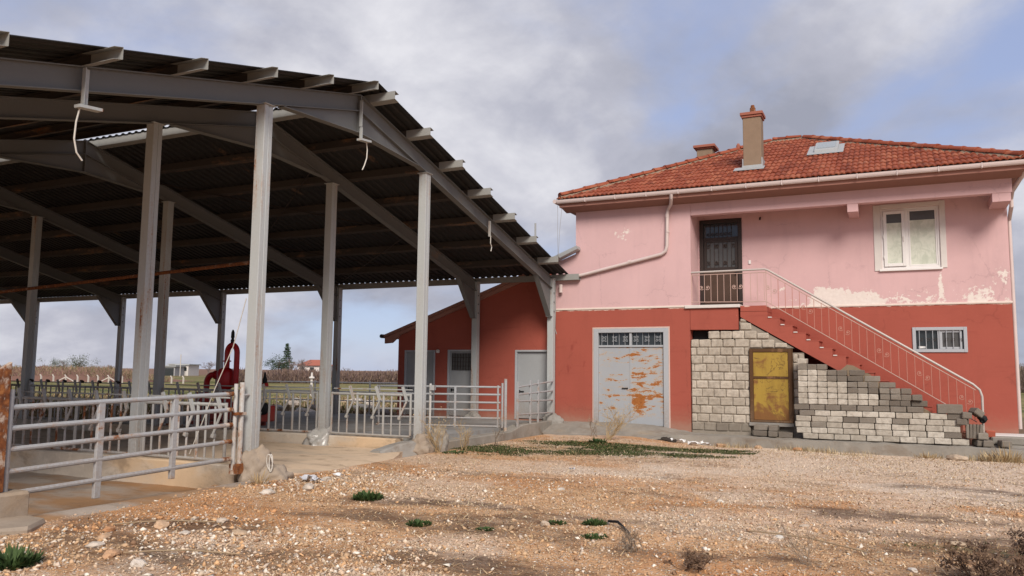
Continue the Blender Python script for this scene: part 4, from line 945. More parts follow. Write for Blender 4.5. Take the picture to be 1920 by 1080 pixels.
# ---- metal double door
d = part('double_door', frame_mb(*MD, YF - .03, YF + .10, .13, 0, .11), DOORF, house, bevel=.006)
part('casing', frame_mb(MD[0] - .035, MD[1] + .035, .12, MD[3] + .035, YF - .016, YF - .002, .034, 0, .034), m_plain('chipped_plaster', (.62, .46, .40), .9, .3, 9), d, bevel=.003)
xa, xb, xm = MD[0] + .13, MD[1] - .13, -6.335
part('threshold', MB().box(xa, xb, YF + .05, YF + .20, .12, .22), KERB, d)
zt = 2.30
part('transom_bar', MB().box(xa, xb, YF + .0, YF + .09, zt - .05, zt), DOORF, d, bevel=.004); part('mullion', MB().box(xm - .03, xm + .03, YF + .005, YF + .085, zt, MD[3] - .11), DOORF, d)
for a, b in ((xa, xm - .006), (xm + .006, xb)):
    l = part('door_leaf', MB().box(a, b, YF + .03, YF + .07, .225, zt - .052), DOORG, d, bevel=.006)
part('edge_strip', MB().box(xm - .006 - .02, xm + .035, YF + .018, YF + .0285, .24, zt - .06), DOORG, d, bevel=.003)
mb = MB(); mb.box(xm - .24, xm - .08, YF + .0, YF + .012, 1.16, 1.185); mb.box(xm - .10, xm - .08, YF + .012, YF + .029, 1.15, 1.19); part('handle', mb, BLACK, d)
for a, b in ((xa, xm - .03), (xm + .03, xb)): part('pane', MB().box(a, b, YF + .075, YF + .085, zt, MD[3] - .11), GLASS, d)
mb = MB(); n = 10
for i in range(n + 1):
    x = xa + (xb - xa) * (i + .5) / (n + 1)
    if abs(x - xm) > .05: mb.tube([(x, YF + .045, zt), (x, YF + .045, MD[3] - .11)], .006, 5)
part('grille', mb, DOORF, d)
for i in range(6):
    x = xa + (xb - xa) * (i + .5) / 6; mb = MB()
    for sx in (-1, 1):
        for sz in (-1, 1): mb.tube(scroll((x + sx * .04, 2.465 + sz * .035), .035, YF + .035, sx, 1.0, sz), .006, 5)
    part('scroll', mb, DOORF, d)
# ---- landing
part('landing_slab', MB().box(-4.88, -3.50, YF - .06, YR - .003, 3.225, 3.305), WHITE_TRIM, house, bevel=.008)
mb = MB(); mb.prism([(-4.755, 2.68), (-3.555, 2.67), (-3.555, 3.224), (-4.755, 3.224)], 'Y', YF + .0, YR - .003); part('landing', mb, RED, house, bevel=.006)
part('landing_slab', MB().box(-3.499, -2.86, YF - .003, YR - .003, 3.12, 3.26), RED, house, bevel=.004)
# ---- stair: solid flight with painted side
N = 16; xs0, zs0, rise, run = -2.86, 3.15, .186, .293
poly = [(-3.50, 3.115)]
x, z = xs0, 3.115
poly.append((x, z))
for i in range(N - 1):
    z -= rise; poly.append((x, z)); x += run; poly.append((x, z))
poly.append((x, .08)); poly += [(x - .30, .08), (-1.25, 1.66), (-3.50, 2.985)]
mb = MB(); mb.prism(poly, 'Y', YF + .004, YR - .004); st = part('staircase', mb, RED, house)
for i in range(N - 1):
    xx = xs0 + i * run; zz_ = 3.115 - (i + 1) * rise
    if i < 6: part('tread_end', MB().box(xx + .02, xx + .10, YF - .014, YF + .12, zz_ + .027, zz_ + .050), WHITE_TRIM, st)
    part('tread', MB().box(xx + .005, xx + run + .02, YF + .0 if i < 7 else YF - .012, YR - .006, zz_ + .002, zz_ + .026), RED, st)
mb = MB(); mb.prism([(-1.24, 1.68), (-1.08, 1.82), (-.95, 1.80), (-.6, 1.60), (-.46, 1.45), (-.42, 1.43), (.05, 1.13), (.58, .80), (.75, .66), (.6, .50), (-.3, 1.05)], 'Y', YF - .006, YF + .003); part('bare_plaster', mb, m_plain('bare_render', (.27, .20, .135), .95, .4, 7, .4, 40), st)
# ---- railing
rail = part('railing', MB().tube([(-4.72, YF + .02, 4.15), (-2.90, YF + .02, 4.16), (-2.82, YF + .02, 4.13), (1.48, YF + .02, 1.40), (1.60, YF + .02, 1.28), (1.64, YF + .02, 1.14), (1.63, YF + .02, .07)], .026, 10), RAILT, house, smooth=True)
def rz_top(x): return 4.11 if x < -2.86 else 4.11 - (x + 2.86) * .640
def rz_bot(x): return 3.39 if x < -2.88 else 3.36 - (x + 2.88) * .632
for nm, f, off in (('lower_bar', rz_bot, 0), ('upper_bar', rz_top, -.03)):
    part(nm, MB().tube([(-4.72, YF + .02, f(-4.7) + off), (-2.87, YF + .02, f(-2.87) + off), (1.52, YF + .02, f(1.52) + off)], .010, 6), RAILM, rail)
xs_ = list(np.arange(-4.71, 1.55, .163)); mbal = {}
for i, xx in enumerate(xs_):
    a, b = rz_bot(xx), rz_top(xx) - .03
    part('baluster', MB().tube([(xx, YF + .02, a), (xx, YF + .02, b)], .0075, 6), BALU if xx > -2.6 else RAILM, rail)
for i in range(len(xs_)):
    if i % 5 == 2 and i + 1 < len(xs_):
        for sx, xx in ((1, xs_[i] - .075), (-1, xs_[i] + .08)):
            zc = (rz_bot(xx) + rz_top(xx)) / 2; mb = MB().tube(scroll((xx, zc), .062, YF + .02, sx, 1.2, -1), .0085, 6); mb.lathe([(0, -.012), (.018, -.008), (.018, .008), (0, .012)], (xx, YF + .02, zc), 8, 'Y')
            part('scroll', mb, RAILM if xx < -2.6 else BALU, rail)
part('post', MB().tube([(-2.87, YF + .02, 3.1), (-2.87, YF + .02, 4.12)], .010, 6), RAILM, rail); part('post', MB().tube([(-4.72, YF + .02, 3.3), (-4.72, YF + .02, 4.15)], .010, 6), RAILM, rail)
# ---- upper door
d = part('upper_door', frame_mb(*UD, YR - .03, YR + .10, .10, .05, .10), DARKM, house, bevel=.005)
a, b = UD[0] + .10, UD[1] - .10
part('door_leaf', MB().box(a, b, YR + .03, YR + .07, 3.39, 4.30), m_plain('brown_door_panel', (.075, .045, .032), .5, .4, 5), d)
part('transom_bar', MB().box(a, b, YR + .0, YR + .08, 5.10, 5.17), DARKM, d)
part('leaf_frame', frame_mb(a + .01, b - .01, 4.301, 5.098, YR + .01, YR + .07, .07, .07, .05), DARKM, d)
part('pane', MB().box(a + .08, b - .08, YR + .045, YR + .055, 4.37, 5.05), GLASS2, d); part('pane', MB().box(a, b, YR + .045, YR + .055, 5.17, 5.55), GLASS, d)
mb = MB()
for i in range(1, 7):
    xx = a + .06 + (b - a - .12) * i / 7
    mb.tube([(xx, YR + .022, 4.36), (xx, YR + .022, 5.06)], .007, 5); mb.tube([(xx, YR + .022, 5.17), (xx, YR + .022, 5.55)], .007, 5)
    for zc, up in ((4.93, 1), (4.50, -1)): part('scroll', MB().tube(scroll((xx - .055 * (1 if i % 2 else -1), zc), .055, YR + .018, 1 if i % 2 else -1, 1.2, up), .009, 5), GRILLE, d)
    part('scroll', MB().tube(scroll((xx - .05, 5.25), .045, YR + .018, 1, 1.1, 1), .008, 5), GRILLE, d)
part('grille', mb, GRILLE, d)
part('handle', MB().box(b - .07, b - .03, YR - .03, YR + .0, 4.18, 4.34), BLACK, d)
# ---- upper window
w = part('window', frame_mb(-.27, 1.0, 4.14, 5.62, YR + .02, YR + .09, .055), PVC, house, bevel=.004)
mb = MB(); mb.box(-.43, -.272, YR - .02, YR - .001, 4.10, 5.72); mb.box(1.002, 1.13, YR - .02, YR - .001, 4.12, 5.74); mb.box(-.272, 1.002, YR - .02, YR - .001, 5.622, 5.73); part('trim', mb, WHITE_TRIM, w, bevel=.005)
part('sill', MB().box(-.33, 1.03, YR - .06, YR + .02, 4.085, 4.135), PVC, w, bevel=.006)
part('sash', frame_mb(-.213, .265, 4.20, 5.56, YR - .012, YR + .05, .075), PVC, w, bevel=.005)
part('mullion', MB().box(.267, .335, YR + .022, YR + .085, 4.196, 5.564), PVC, w)
part('sash', frame_mb(.337, .943, 4.197, 5.563, YR + .03, YR + .07, .035), PVC, w, bevel=.004)
for a, b, z0, z1, y in ((-.138, .19, 4.275, 5.485, YR + .02), (.372, .908, 4.232, 5.528, YR + .045)):
    part('pane', MB().box(a, b, y, y + .008, z0, z1 - .22), CURT, w); part('pane', MB().box(a, b, y, y + .008, z1 - .22, z1), GLASS2, w)
mb = MB()
for zz_ in (4.4, 4.9, 5.35): mb.box(-.222, -.205, YR - .022, YR - .0125, zz_, zz_ + .07)
part('hinge', mb, PVC, w)
part('handle', MB().box(.215, .235, YR - .035, YR - .0125, 4.80, 4.92), WHITE_TRIM, w)
# ---- basement window
w = part('window', frame_mb(*BW, YR - .03, YR + .08, .075), DOORF, house, bevel=.005)
part('mullion', MB().box(.86, .91, YR + .0, YR + .07, 2.205, 2.645), DOORF, w)
part('sash', frame_mb(.912, 1.36, 2.21, 2.64, YR + .01, YR + .06, .045), DOORF, w)
part('pane', MB().box(.405, .86, YR + .055, YR + .065, 2.205, 2.645), GLASS, w); part('pane', MB().box(.957, 1.315, YR + .035, YR + .045, 2.255, 2.595), GLASS2, w); part('pane', MB().box(1.36, 1.395, YR + .055, YR + .065, 2.205, 2.645), GLASS, w)
for i in range(7):
    xx = .405 + .99 * (i + .5) / 7; part('bar', MB().tube([(xx, YR - .012, 2.205), (xx, YR - .012, 2.645)], .008, 6), DOORF, w)
for xx in (.52, .66, .80, 1.05, 1.18, 1.34): part('scroll', MB().tube(scroll((xx, 2.42), .045, YR - .014, 1 if xx in (.52, 1.05, .80) else -1, 1.1, 1), .006, 5), GRILLE, w)
part('sticker', MB().box(.46, .60, YR + .051, YR + .0545, 2.225, 2.275), PVC, w)
# ---- block infill wall under landing and stair
infill = part('block_wall', MB().box(-4.74, -3.31, YF + .035, YF + .30, -.05, 2.42), MORTAR, house)
mb = MB(); mb.prism([(-4.30, 2.42), (-3.53, 2.42), (-3.53, 2.88), (-3.42, 2.90), (-2.25, 2.21), (-3.31, 2.21), (-3.31, 2.40)], 'Y', YF + .036, YF + .28); part('mortar', mb, MORTAR, infill)
mb = MB(); mb.box(-2.30, -2.03, YF + .035, YF + .28, -.05, 2.10); part('mortar', mb, MORTAR, infill)
mb = MB(); mb.box(-3.30, -2.31, YF + .12, YF + .28, -.05, .40); part('mortar', mb, MORTAR, infill)
part('hole_dark_panel', MB().box(-4.74, -4.31, YF + .28, YF + .30, 2.44, 2.66), BLACK, infill)  # black panel painting in the darkness at the back of the hole
def block_mesh(name, L, D, H, mat, jit, bev):
    return MB().box(-L / 2, L / 2, -D / 2, D / 2, -H / 2, H / 2).mesh(name, mat, bevel=bev, jitter=jit)
BH, BL = .207, .297
bm_full = [block_mesh('brick', BL - .014, .24, BH - .012, BRICK, .006, .022) for _ in range(5)]
def brick(parent, x0, x1, z0, z1, mat=BRICK):
    L = x1 - x0 - .013; c = Vector(((x0 + x1) / 2, YF + .125 + random.uniform(-.008, .008), (z0 + z1) / 2))
    if parent is infill and z0 < .2: mat = BRICKD
    me = random.choice(bm_full) if mat is BRICK and abs((x1 - x0) - BL) < .004 and abs((z1 - z0) - BH) < .01 else block_mesh('brick', L, .24, z1 - z0 - .012, mat, .006, .020)
    return link('brick', me, parent, c - worldloc(parent), (random.uniform(-.012, .012), random.uniform(-.012, .012), random.uniform(-.015, .015)))
z = .165; k = 0
while z < 2.40:
    off = [-.02, -.17, -.08, -.2][k % 4] + random.uniform(-.02, .02); x = -4.745; first = True
    while x < -3.315:
        nx_ = (x + BL + off if first else x + BL + random.choice([0, 0, 0, .012]))
        first = False; nx_ = min(nx_, -3.31)
        if -3.31 - nx_ < .07: nx_ = -3.31
        brick(infill, x, nx_, z, z + BH); x = nx_
    k += 1; z += BH
def stair_under(x): return 2.985 - (x + 3.5) * .588
for (row, xa_) in ((2.44, -4.31), (2.215, -3.30)):
    x = xa_
    while x < -2.15:
        nx_ = x + BL; 
        if stair_under(nx_) < row + .03: break
        h = min(BH, stair_under(nx_) - row)
        if row < 2.3 and x < -3.31: x = nx_; continue
        if h > .06: brick(infill, x, nx_, row, row + h if h < BH - .012 else row + BH)
        x = nx_
for i, xx in enumerate((-3.525, -3.23, -2.94)):
    zz_ = 2.655
    if stair_under(xx + .28) > zz_ + .05: brick(infill, xx, xx + .285, zz_, min(zz_ + .205, stair_under(xx + .28)))
brick(infill, -3.525, -3.36, 2.865, 2.95)
z = .62; k = 0
while z < 2.0:
    if k % 2: brick(infill, -2.29, -2.03, z, z + BH)
    else: brick(infill, -2.29, -2.17, z, z + BH); brick(infill, -2.17, -2.03, z, z + BH)
    z += BH; k += 1
# ---- small yellow door in the infill
d = part('steel_door', frame_mb(-3.30, -2.31, .42, 2.20, YF - .045, YF + .02, .085, .05, .085), YELF, house, bevel=.005)
part('mid_rail', MB().box(-3.215, -2.395, YF - .04, YF + .01, 1.47, 1.52), YELF, d)
for z0, z1 in ((.475, 1.468), (1.522, 2.112)): part('panel', MB().box(-3.212, -2.398, YF - .025, YF - .01, z0, z1), YEL, d, bevel=.004)
part('hinge', MB().box(-3.335, -3.298, YF - .03, YF + .0, 1.22, 1.27), DARKM, d); part('sill', MB().box(-3.33, -2.29, YF - .03, YF + .119, .33, .415), CONC, d)
part('edge_post', MB().box(-2.306, -2.286, YF - .02, YF + .02, .46, 2.2), YELF, d)
# ---- gutter, fascia, soffit, downpipes
GZ0, GZ1 = 6.10, 6.23
gx0, gx1 = -8.22, 2.66
prof = [(YE - .02 - .055 * math.cos(t) , 6.215 - .10 * math.sin(t)) for t in np.linspace(0, math.pi, 9)] 
gut = None; nseg = 13
for i in range(nseg):
    a = gx0 + (gx1 - gx0) * i / nseg; b = gx0 + (gx1 - gx0) * (i + 1) / nseg; mb = MB()
    vs = [(xx, p_[0], p_[1] + dz) for xx in (a, b - .004) for dz in (0,) for p_ in prof]; n = len(prof)
    mb.add(vs, [(j, j + 1, n + j + 1, n + j) for j in range(n - 1)] + [tuple(range(n)), tuple(range(n, 2 * n))[::-1]])
    mb.box(b - .03, b - .0041, YE - .082, YE + .042, 6.112, 6.222)
    if gut is None: gut = part('gutter', mb, GUTTER, house)
    else: part('gutter_segment', mb, GUTTER, gut)
mb = MB(); mb.tube([(gx0 - .06, YE - .05, 6.19), (gx0 - .06, 30.4, 6.19)], .06, 8); part('gutter_segment', mb, GUTTER, gut)
mb = MB(); mb.tube([(gx1 + .06, YE - .05, 6.19), (gx1 + .06, 30.4, 6.19)], .06, 8); part('gutter_segment', mb, GUTTER, gut)
part('fascia', MB().box(-8.18, 2.62, YE + .045, YE + .075, 6.03, 6.26), FASCIA, house); part('fascia', MB().box(-8.18, -8.15, YE + .076, 30.2, 6.03, 6.26), FASCIA, house); part('fascia', MB().box(2.59, 2.62, YE + .076, 30.2, 6.03, 6.26), FASCIA, house)
mb = MB(); mb.prism([(YE + .076, 6.03), (YF - .001, 5.95), (YF - .001, 6.0), (YE + .076, 6.08)], 'X', -8.149, 2.589); part('soffit', mb, SOFFIT, house)
mb = MB(); mb.prism([(-8.149, 6.035), (XL - .001, 5.955), (XL - .001, 6.0), (-8.149, 6.08)], 'Y', YF, 29.8); part('soffit', mb, SOFFIT, house)
mb = MB(); mb.prism([(XR + .025, 5.955), (2.589, 6.035), (2.589, 6.08), (XR + .025, 6.0)], 'Y', YF, 29.8); part('soffit', mb, SOFFIT, house)
yd = YF - .07
dp = part('downpipe', MB().tube([(-5.08, YE - .01, 6.13), (-5.09, YE + .02, 6.03), (-5.16, YE + .25, 5.92), (-5.28, yd, 5.83), (-5.30, yd, 5.72), (-5.32, yd, 4.86), (-5.35, yd, 4.74), (-5.46, yd, 4.66), (-7.62, yd, 4.21), (-8.10, yd - .05, 4.12)], .045, 12), GUTTER, house, smooth=True)
for p_, q_ in (((-5.305, yd, 5.70), (-5.305, yd, 5.62)), ((-6.28, yd, 4.505), (-6.36, yd, 4.485)), ((-5.30, yd, 5.25), (-5.30, yd, 5.22))): part('pipe_sleeve', MB().tube([p_, q_], .053, 12), GUTTER, dp)
part('downpipe', MB().tube([(2.66, YE + .3, 6.12), (2.60, YE + .5, 5.95), (2.47, YF + .4, 5.80), (2.46, YF + .7, 5.62), (2.46, YF + .7, 5.45), (2.455, YR + .3, 5.2), (2.455, YR + .3, .4)], .045, 10), GUTTER, house, smooth=True)
mb = MB(); mb.prism([(-8.7, 4.46), (-7.72, 4.90), (-7.74, 4.98), (-8.7, 4.60)], 'Y', YF - .30, YF - .02); solo('flashing_sheet', mb, GALV, 'bent weathered metal flashing against the pink wall above the shed eave', 'flashing', jitter=.012)
# ---- roof
K = .47; RY0 = YE - .03; RZ0 = 6.235; DR = 10.0
rx0, rx1 = -8.22, 2.66
def roofz(y): return RZ0 + K * (y - RY0)
ye = RY0 + DR / 2; ztop = roofz(ye); ra, rb = rx0 + DR / 2, rx1 - DR / 2
mb = MB()
yb = RY0 + DR
mb.add([(rx0, RY0, RZ0), (rx1, RY0, RZ0), (rx1, yb, RZ0), (rx0, yb, RZ0), (ra, ye, ztop), (rb, ye, ztop)], [(0, 1, 5, 4), (1, 2, 5), (2, 3, 4, 5), (3, 0, 4), (3, 2, 1, 0)])
roof = part('roof', mb, FASCIA, house)
TW, TE, TL = .250, .402, .46; sl = math.sqrt(1 + K * K); ang = math.atan(K)
tp = [(0, .004), (.03, .026), (.06, .034), (.09, .024), (.125, .003), (.155, .026), (.185, .034), (.215, .024), (.25, .004)]
def tile_geo():
    mb = MB(); n = len(tp); vs = []
    for (v_, lift) in ((-.03, .034), (TL - .03, .006)):
        for (u_, h) in tp: vs.append((u_, v_, h + lift))
    for (u_, h) in tp: vs.append((u_, -.03, max(.0, h + .034 - .03)))
    fs = [(j, j + 1, n + j + 1, n + j) for j in range(n - 1)] + [(2 * n + j, 2 * n + j + 1, j + 1, j) for j in range(n - 1)]
    mb.add(vs, fs); return mb
tg = tile_geo(); tme = tg.mesh('roof_tile', TILE)
rows = int(DR / 2 * sl / TE); org = worldloc(roof); full = []; cut = MB(); Mrot = Matrix.Rotation(ang, 3, 'X')
for r in range(rows + 1):
    v0 = r * TE; y = RY0 + v0 / sl; z = roofz(y); inset = v0 / sl
    a, b = rx0 + inset, rx1 - inset; x = rx0 + (.125 if r % 2 else 0)
    while x < b:
        nxt = x + TW; top_in = (v0 + TL) / sl
        if nxt > a and x < b:
            inside = x > a + TE / sl - .05 and nxt < b - TE / sl + .05 and r < rows
            if inside: full.append((x, y, z))
            else:   # cut to the hip
                bm = bmesh.new(); bm.from_mesh(tme)
                for v_ in bm.verts: v_.co = Mrot @ v_.co + Vector((x, y, z))
                for pc, pn in (((rx0, RY0, 0), (-1, 1, 0)), ((rx1, RY0, 0), (1, 1, 0)), ((0, ye, 0), (0, 1, 0))):
                    bmesh.ops.bisect_plane(bm, geom=bm.verts[:] + bm.edges[:] + bm.faces[:], plane_co=pc, plane_no=pn, clear_outer=True)
                if bm.faces:
                    bm.verts.ensure_lookup_table(); bm.verts.index_update(); cut.add([v_.co[:] for v_ in bm.verts], [tuple(v_.index for v_ in f_.verts) for f_ in bm.faces])
                bm.free()
        x = nxt
print('roof tiles', len(full))
full.sort(key=lambda q: q[1]); 
for i, q in enumerate(full):
    if i < 290: link('roof_tile', tme, roof, Vector(q) - org + Vector((random.uniform(-.004, .004), 0, random.uniform(0, .006))), (ang + random.uniform(-.012, .012), random.uniform(-.015, .015), random.uniform(-.02, .02)))
    else: cut.add([tuple(Mrot @ Vector(v_) + Vector(q)) for v_ in tg.v], tg.f)
tag(part('roof_tiling', cut, TILE, roof), kind='stuff')
# side slopes, joined
oth = MB()
for side in (-1, 1):
    Rz = Matrix.Rotation(-math.pi / 2 if side < 0 else math.pi / 2, 3, 'Z')
    for r in range(rows):
        v0 = r * TE; ins = v0 / sl; y = RY0 + ins + .2
        while y < yb - ins - .2:
            for_v = []
            for v_ in tg.v:
                w_ = Mrot @ Vector(v_)
                if side < 0: for_v.append((rx0 + ins + w_.y, y + TW - w_.x, RZ0 + K * ins + w_.z))
                else: for_v.append((rx1 - ins - w_.y, y + w_.x, RZ0 + K * ins + w_.z))
            oth.add(for_v, tg.f); y += TW
tag(part('side_tiling', oth, TILE, roof), kind='stuff')
# hip and ridge tiles bedded in mortar
def ridge_mesh(L=.44):
    mb = MB(); n = 8; vs = []
    for (l, r_) in ((0, .118), (.05, .125), (.07, .112), (L, .095)):
        for k_ in range(n + 1):
            t = math.pi * k_ / n; vs.append((l, r_ * math.cos(t) * 1.05, r_ * math.sin(t) * .85))
    m_ = n + 1; mb.add(vs, [(i * m_ + j, i * m_ + j + 1, (i + 1) * m_ + j + 1, (i + 1) * m_ + j) for i in range(3) for j in range(n)] + [tuple(range(m_))])
    return mb.mesh('ridge_tile', TILE)
rme = ridge_mesh()
def run_ridge(p, q):
    p, q = Vector(p), Vector(q); d = (q - p); L = d.length; d.normalize(); n = int(L / .38); rot = d.to_track_quat('X', 'Z').to_euler()
    for i in range(n):
        c = p + d * (i * .38 + .02) + Vector((0, 0, .045 + random.uniform(-.006, .012)))
        link('ridge_tile', rme, roof, c - org, (rot.x + random.uniform(-.05, .05), rot.y + random.uniform(-.02, .02), rot.z + random.uniform(-.03, .03)))
    mb = MB(); s = 40; pts = []
    for i in range(s + 1):
        pts.append(p + d * L * i / s)
    vs = []
    for i, c in enumerate(pts):
        w_ = .12 + .05 * random.random(); side = Vector((-d.y, d.x, 0)).normalized()
        for k_, (o_, h_) in enumerate(((-1, -.02), (-.6, .05), (0, .07), (.6, .05), (1, -.02))): vs.append(c + side * w_ * o_ + Vector((0, 0, h_ + random.uniform(-.008, .008) - abs(o_) * .02)))
    mb.add(vs, [(i * 5 + j, i * 5 + j + 1, (i + 1) * 5 + j + 1, (i + 1) * 5 + j) for i in range(s) for j in range(4)]); part('bedding_mortar', mb, m_mort, roof)
m_mort = m_plain('hip_mortar', (.27, .19, .135), .95, .45, 9, .6, 30)
e = .02
run_ridge((rx0 + .05, RY0 + .05, RZ0 + .04), (ra, ye, ztop)); run_ridge((rx1 - .05, RY0 + .05, RZ0 + .04), (rb, ye, ztop)); run_ridge((ra, ye, ztop), (rb, ye, ztop))
run_ridge((rx0, yb, RZ0), (ra, ye, ztop)); run_ridge((rx1, yb, RZ0), (rb, ye, ztop))
# chimneys
CH = m_plain('chimney_render', (.26, .185, .128), .95, .3, 6, .4, 60)
ch = part('chimney', MB().box(-3.5, -3.04, 21.45, 21.91, 6.6, 8.32), CH, roof, bevel=.01)
CAPM = m_plain('chimney_cap', (.34, .125, .085), .9, .3, 6, .3, 50)
def sub(nm, mb, mat, parent, **kw): return part(nm, mb, mat, parent, **kw)
cap_ = MB(); cap_.box(-3.56, -2.98, 21.39, 21.97, 8.38, 8.46); cap_.box(-3.53, -3.01, 21.42, 21.94, 8.321, 8.379)
part('chimney_cap', cap_, CAPM, roof, bevel=.008); part('chimney_flue', MB().lathe([(0, 0), (.075, 0), (.075, .17), (.06, .18), (.045, .25), (0, .26)], (-3.27, 21.68, 8.461), 12), PIPER, roof)
fl = MB(); fl.box(-3.53, -3.01, 21.42, 21.449, 6.86, 7.03); fl.box(-3.53, -3.501, 21.45, 21.92, 6.86, 7.22); fl.box(-3.039, -3.01, 21.45, 21.92, 6.86, 7.22)
fl.prism([(21.18, roofz(21.18) + .075), (21.45, roofz(21.45) + .085), (21.45, roofz(21.45) + .095), (21.18, roofz(21.18) + .085)], 'X', -3.72, -2.95); part('chimney_flashing', fl, GALV, roof, jitter=.004)
part('chimney', MB().box(-5.24, -4.78, 23.8, 24.26, 7.3, 8.26), CH, roof, bevel=.01); cap_ = MB(); cap_.box(-5.33, -4.69, 23.71, 24.35, 8.30, 8.38); cap_.box(-5.28, -4.74, 23.76, 24.3, 8.261, 8.299); part('chimney_cap', cap_, CAPM, roof, bevel=.008)
part('chimney_flue', MB().lathe([(0, 0), (.07, 0), (.07, .05), (0, .06)], (-5.0, 24.03, 8.381), 10), CAPM, roof)
part('vent_pipe', MB().lathe([(0, 0), (.06, 0), (.06, .3), (.03, .36), (0, .36)], (-4.08, 24.15, 8.05), 10), CAPM, roof)
# skylight
sy0, sy1 = 22.5, 23.3; mb = MB(); 
mb.prism([(sy0, roofz(sy0) + .05), (sy1, roofz(sy1) + .05), (sy1, roofz(sy1) + .19), (sy0, roofz(sy0) + .16)], 'X', -1.84, -1.24); sk = part('skylight', mb, GALV, roof, bevel=.02)
part('skylight_glass', MB().prism([(sy0 + .10, roofz(sy0 + .1) + .166), (sy1 - .1, roofz(sy1 - .1) + .192), (sy1 - .1, roofz(sy1 - .1) + .20), (sy0 + .10, roofz(sy0 + .1) + .174)], 'X', -1.77, -1.31), m_plain('skylight_pane', (.26, .29, .31), .25, .1), roof)
part('skylight_flashing', MB().prism([(sy0 - .2, roofz(sy0 - .2) + .075), (sy1 + .05, roofz(sy1 + .05) + .075), (sy1 + .05, roofz(sy1 + .05) + .085), (sy0 - .2, roofz(sy0 - .2) + .085)], 'X', -2.0, -1.1), GALV, roof)
for i, (x, dx) in enumerate(((-8.25, 0), (-8.12, -.14))): solo('hanging_wire', MB().tube([(x, YE + .1, 6.1), (x + dx * .5, YE + .1, 5.4), (x + dx, YE + .15, 4.4)], .005, 4), WIRE, ['thin wire hanging straight from the left gutter end', 'thin wire hanging slanted from the left gutter end'][i], 'wire')

# ------------------------------------------------------------------ dry-stacked blocks under the stair
SL, SD, SH = .335, .21, .1325
def stackmesh(L, H, mat, n=4, D=SD): return [MB().box(-L / 2, L / 2, -D / 2, D / 2, -H / 2, H / 2).mesh('stacked_block', mat, bevel=.012, jitter=.004) for _ in range(n)]
SM = {('L', 'p'): stackmesh(SL - .008, SH - .007, STACKP), ('L', 'd'): stackmesh(SL - .008, SH - .007, STACKD), ('E', 'p'): stackmesh(.207, SH - .007, STACKP, 4, .33), ('E', 'd'): stackmesh(.207, SH - .007, STACKD, 4, .33)}
ORD = ['first', 'second', 'third', 'fourth', 'fifth', 'sixth', 'seventh', 'eighth', 'ninth', 'tenth', 'eleventh', 'twelfth', 'thirteenth', 'fourteenth', 'fifteenth', 'sixteenth', 'seventeenth']
LAB = {'low': ('pale grey block laid lengthwise in the long low dry stack under the stair', 'blocks of the long low stack'),
       'lowdark': ('dark grey block laid lengthwise along the top of the long low dry stack', 'dark top blocks of the long low stack'),
       'buff': ('buff stained block in the bottom course of the long low dry stack', 'bottom blocks of the long low stack'),
       'high': ('pale block showing its square end in the tall stack beside the yellow door', 'end-on blocks of the tall stack'),
       'highdark': ('dark block showing its square end near the top of the tall stack', 'dark end-on blocks of the tall stack'),
       'heap': ('small dark grey block in the stepped heap against the stair side', 'blocks of the dark stepped heap')}
def sblock(x, y, z, shape, tone, lab, rz=0., label=None, name='stacked_block'):
    o = link(name, random.choice(SM[shape, tone]), None, (x, y + random.uniform(-.012, .012), z), (random.uniform(-.012, .012), random.uniform(-.01, .01), rz + random.uniform(-.03, .03)))
    return tag(o, label or LAB[lab][0], 'block', LAB[lab][1] if lab else None)
ys = 20.22; z0 = .10
ends = [1.44, 1.40, 1.30, 1.22, 1.14, .66]; starts = [-2.06, -2.20, -2.22, -2.20, -2.12, -2.24]
for r in range(6):
    x = starts[r]; nb = 0
    while x + SL < ends[r] + .12:
        if r == 0: tone, lab = ('d', 'lowdark') if random.random() < .22 else ('p', 'buff')
        elif r == 5: tone, lab = 'd', 'lowdark'
        elif x > .85 and random.random() < .65: tone, lab = 'd', 'lowdark'
        else: tone, lab = ('d', 'lowdark') if random.random() < .08 else ('p', 'low')
        if lab == 'lowdark' and r < 5: lab = 'low' if r else 'buff'
        sblock(x + SL / 2, ys + .0, z0 + SH * (r + .5), 'L', tone, lab, label='%s block in the %s course of the long low stack, %s from the yellow door' % ({'p': 'pale', 'd': 'dark'}[tone] if lab != 'buff' or tone == 'd' else 'buff', ['bottom', 'second', 'third', 'fourth', 'fifth', 'top'][r], ORD[nb])); nb += 1; x += SL + random.uniform(0, .008)
zt_ = z0 + 6 * SH
tops = [8.0, 7, 7, 6, 6, 4, 4, 4]; x = -2.14
for c, h in enumerate(tops):
    for r in range(int(h)):
        if c >= 3 and r == 0 and c >= 5: 
            pass
        top2 = r >= h - 1 or (c >= 3 and r >= h - 2)
        if c == 0 and r == 6: top2 = True
        if c == 0 and r == 7: top2 = False
        sblock(x + .105, ys + .06, zt_ + SH * (r + .5), 'E', 'd' if top2 else 'p', 'highdark' if top2 else 'high', label='%s square block end, %s row up in the %s column of the tall stack' % ('dark' if top2 else 'pale', ORD[r], ORD[c]))
    x += .2145
for i in range(2):      # large dark blocks topping the tall stack
    sblock(-.90 + i * .36, ys + .05, zt_ + SH * 4.5 + .002 + (.004), 'L', 'd', '', label=['dark wide block, first of the pair on the tall stack', 'dark wide block, second of the pair at the stack end'][i])
sblock(-.86, ys + .05, zt_ + SH * 5.5 + .006, 'L', 'd', '', label='topmost dark wide block laid over the pair on the tall stack')
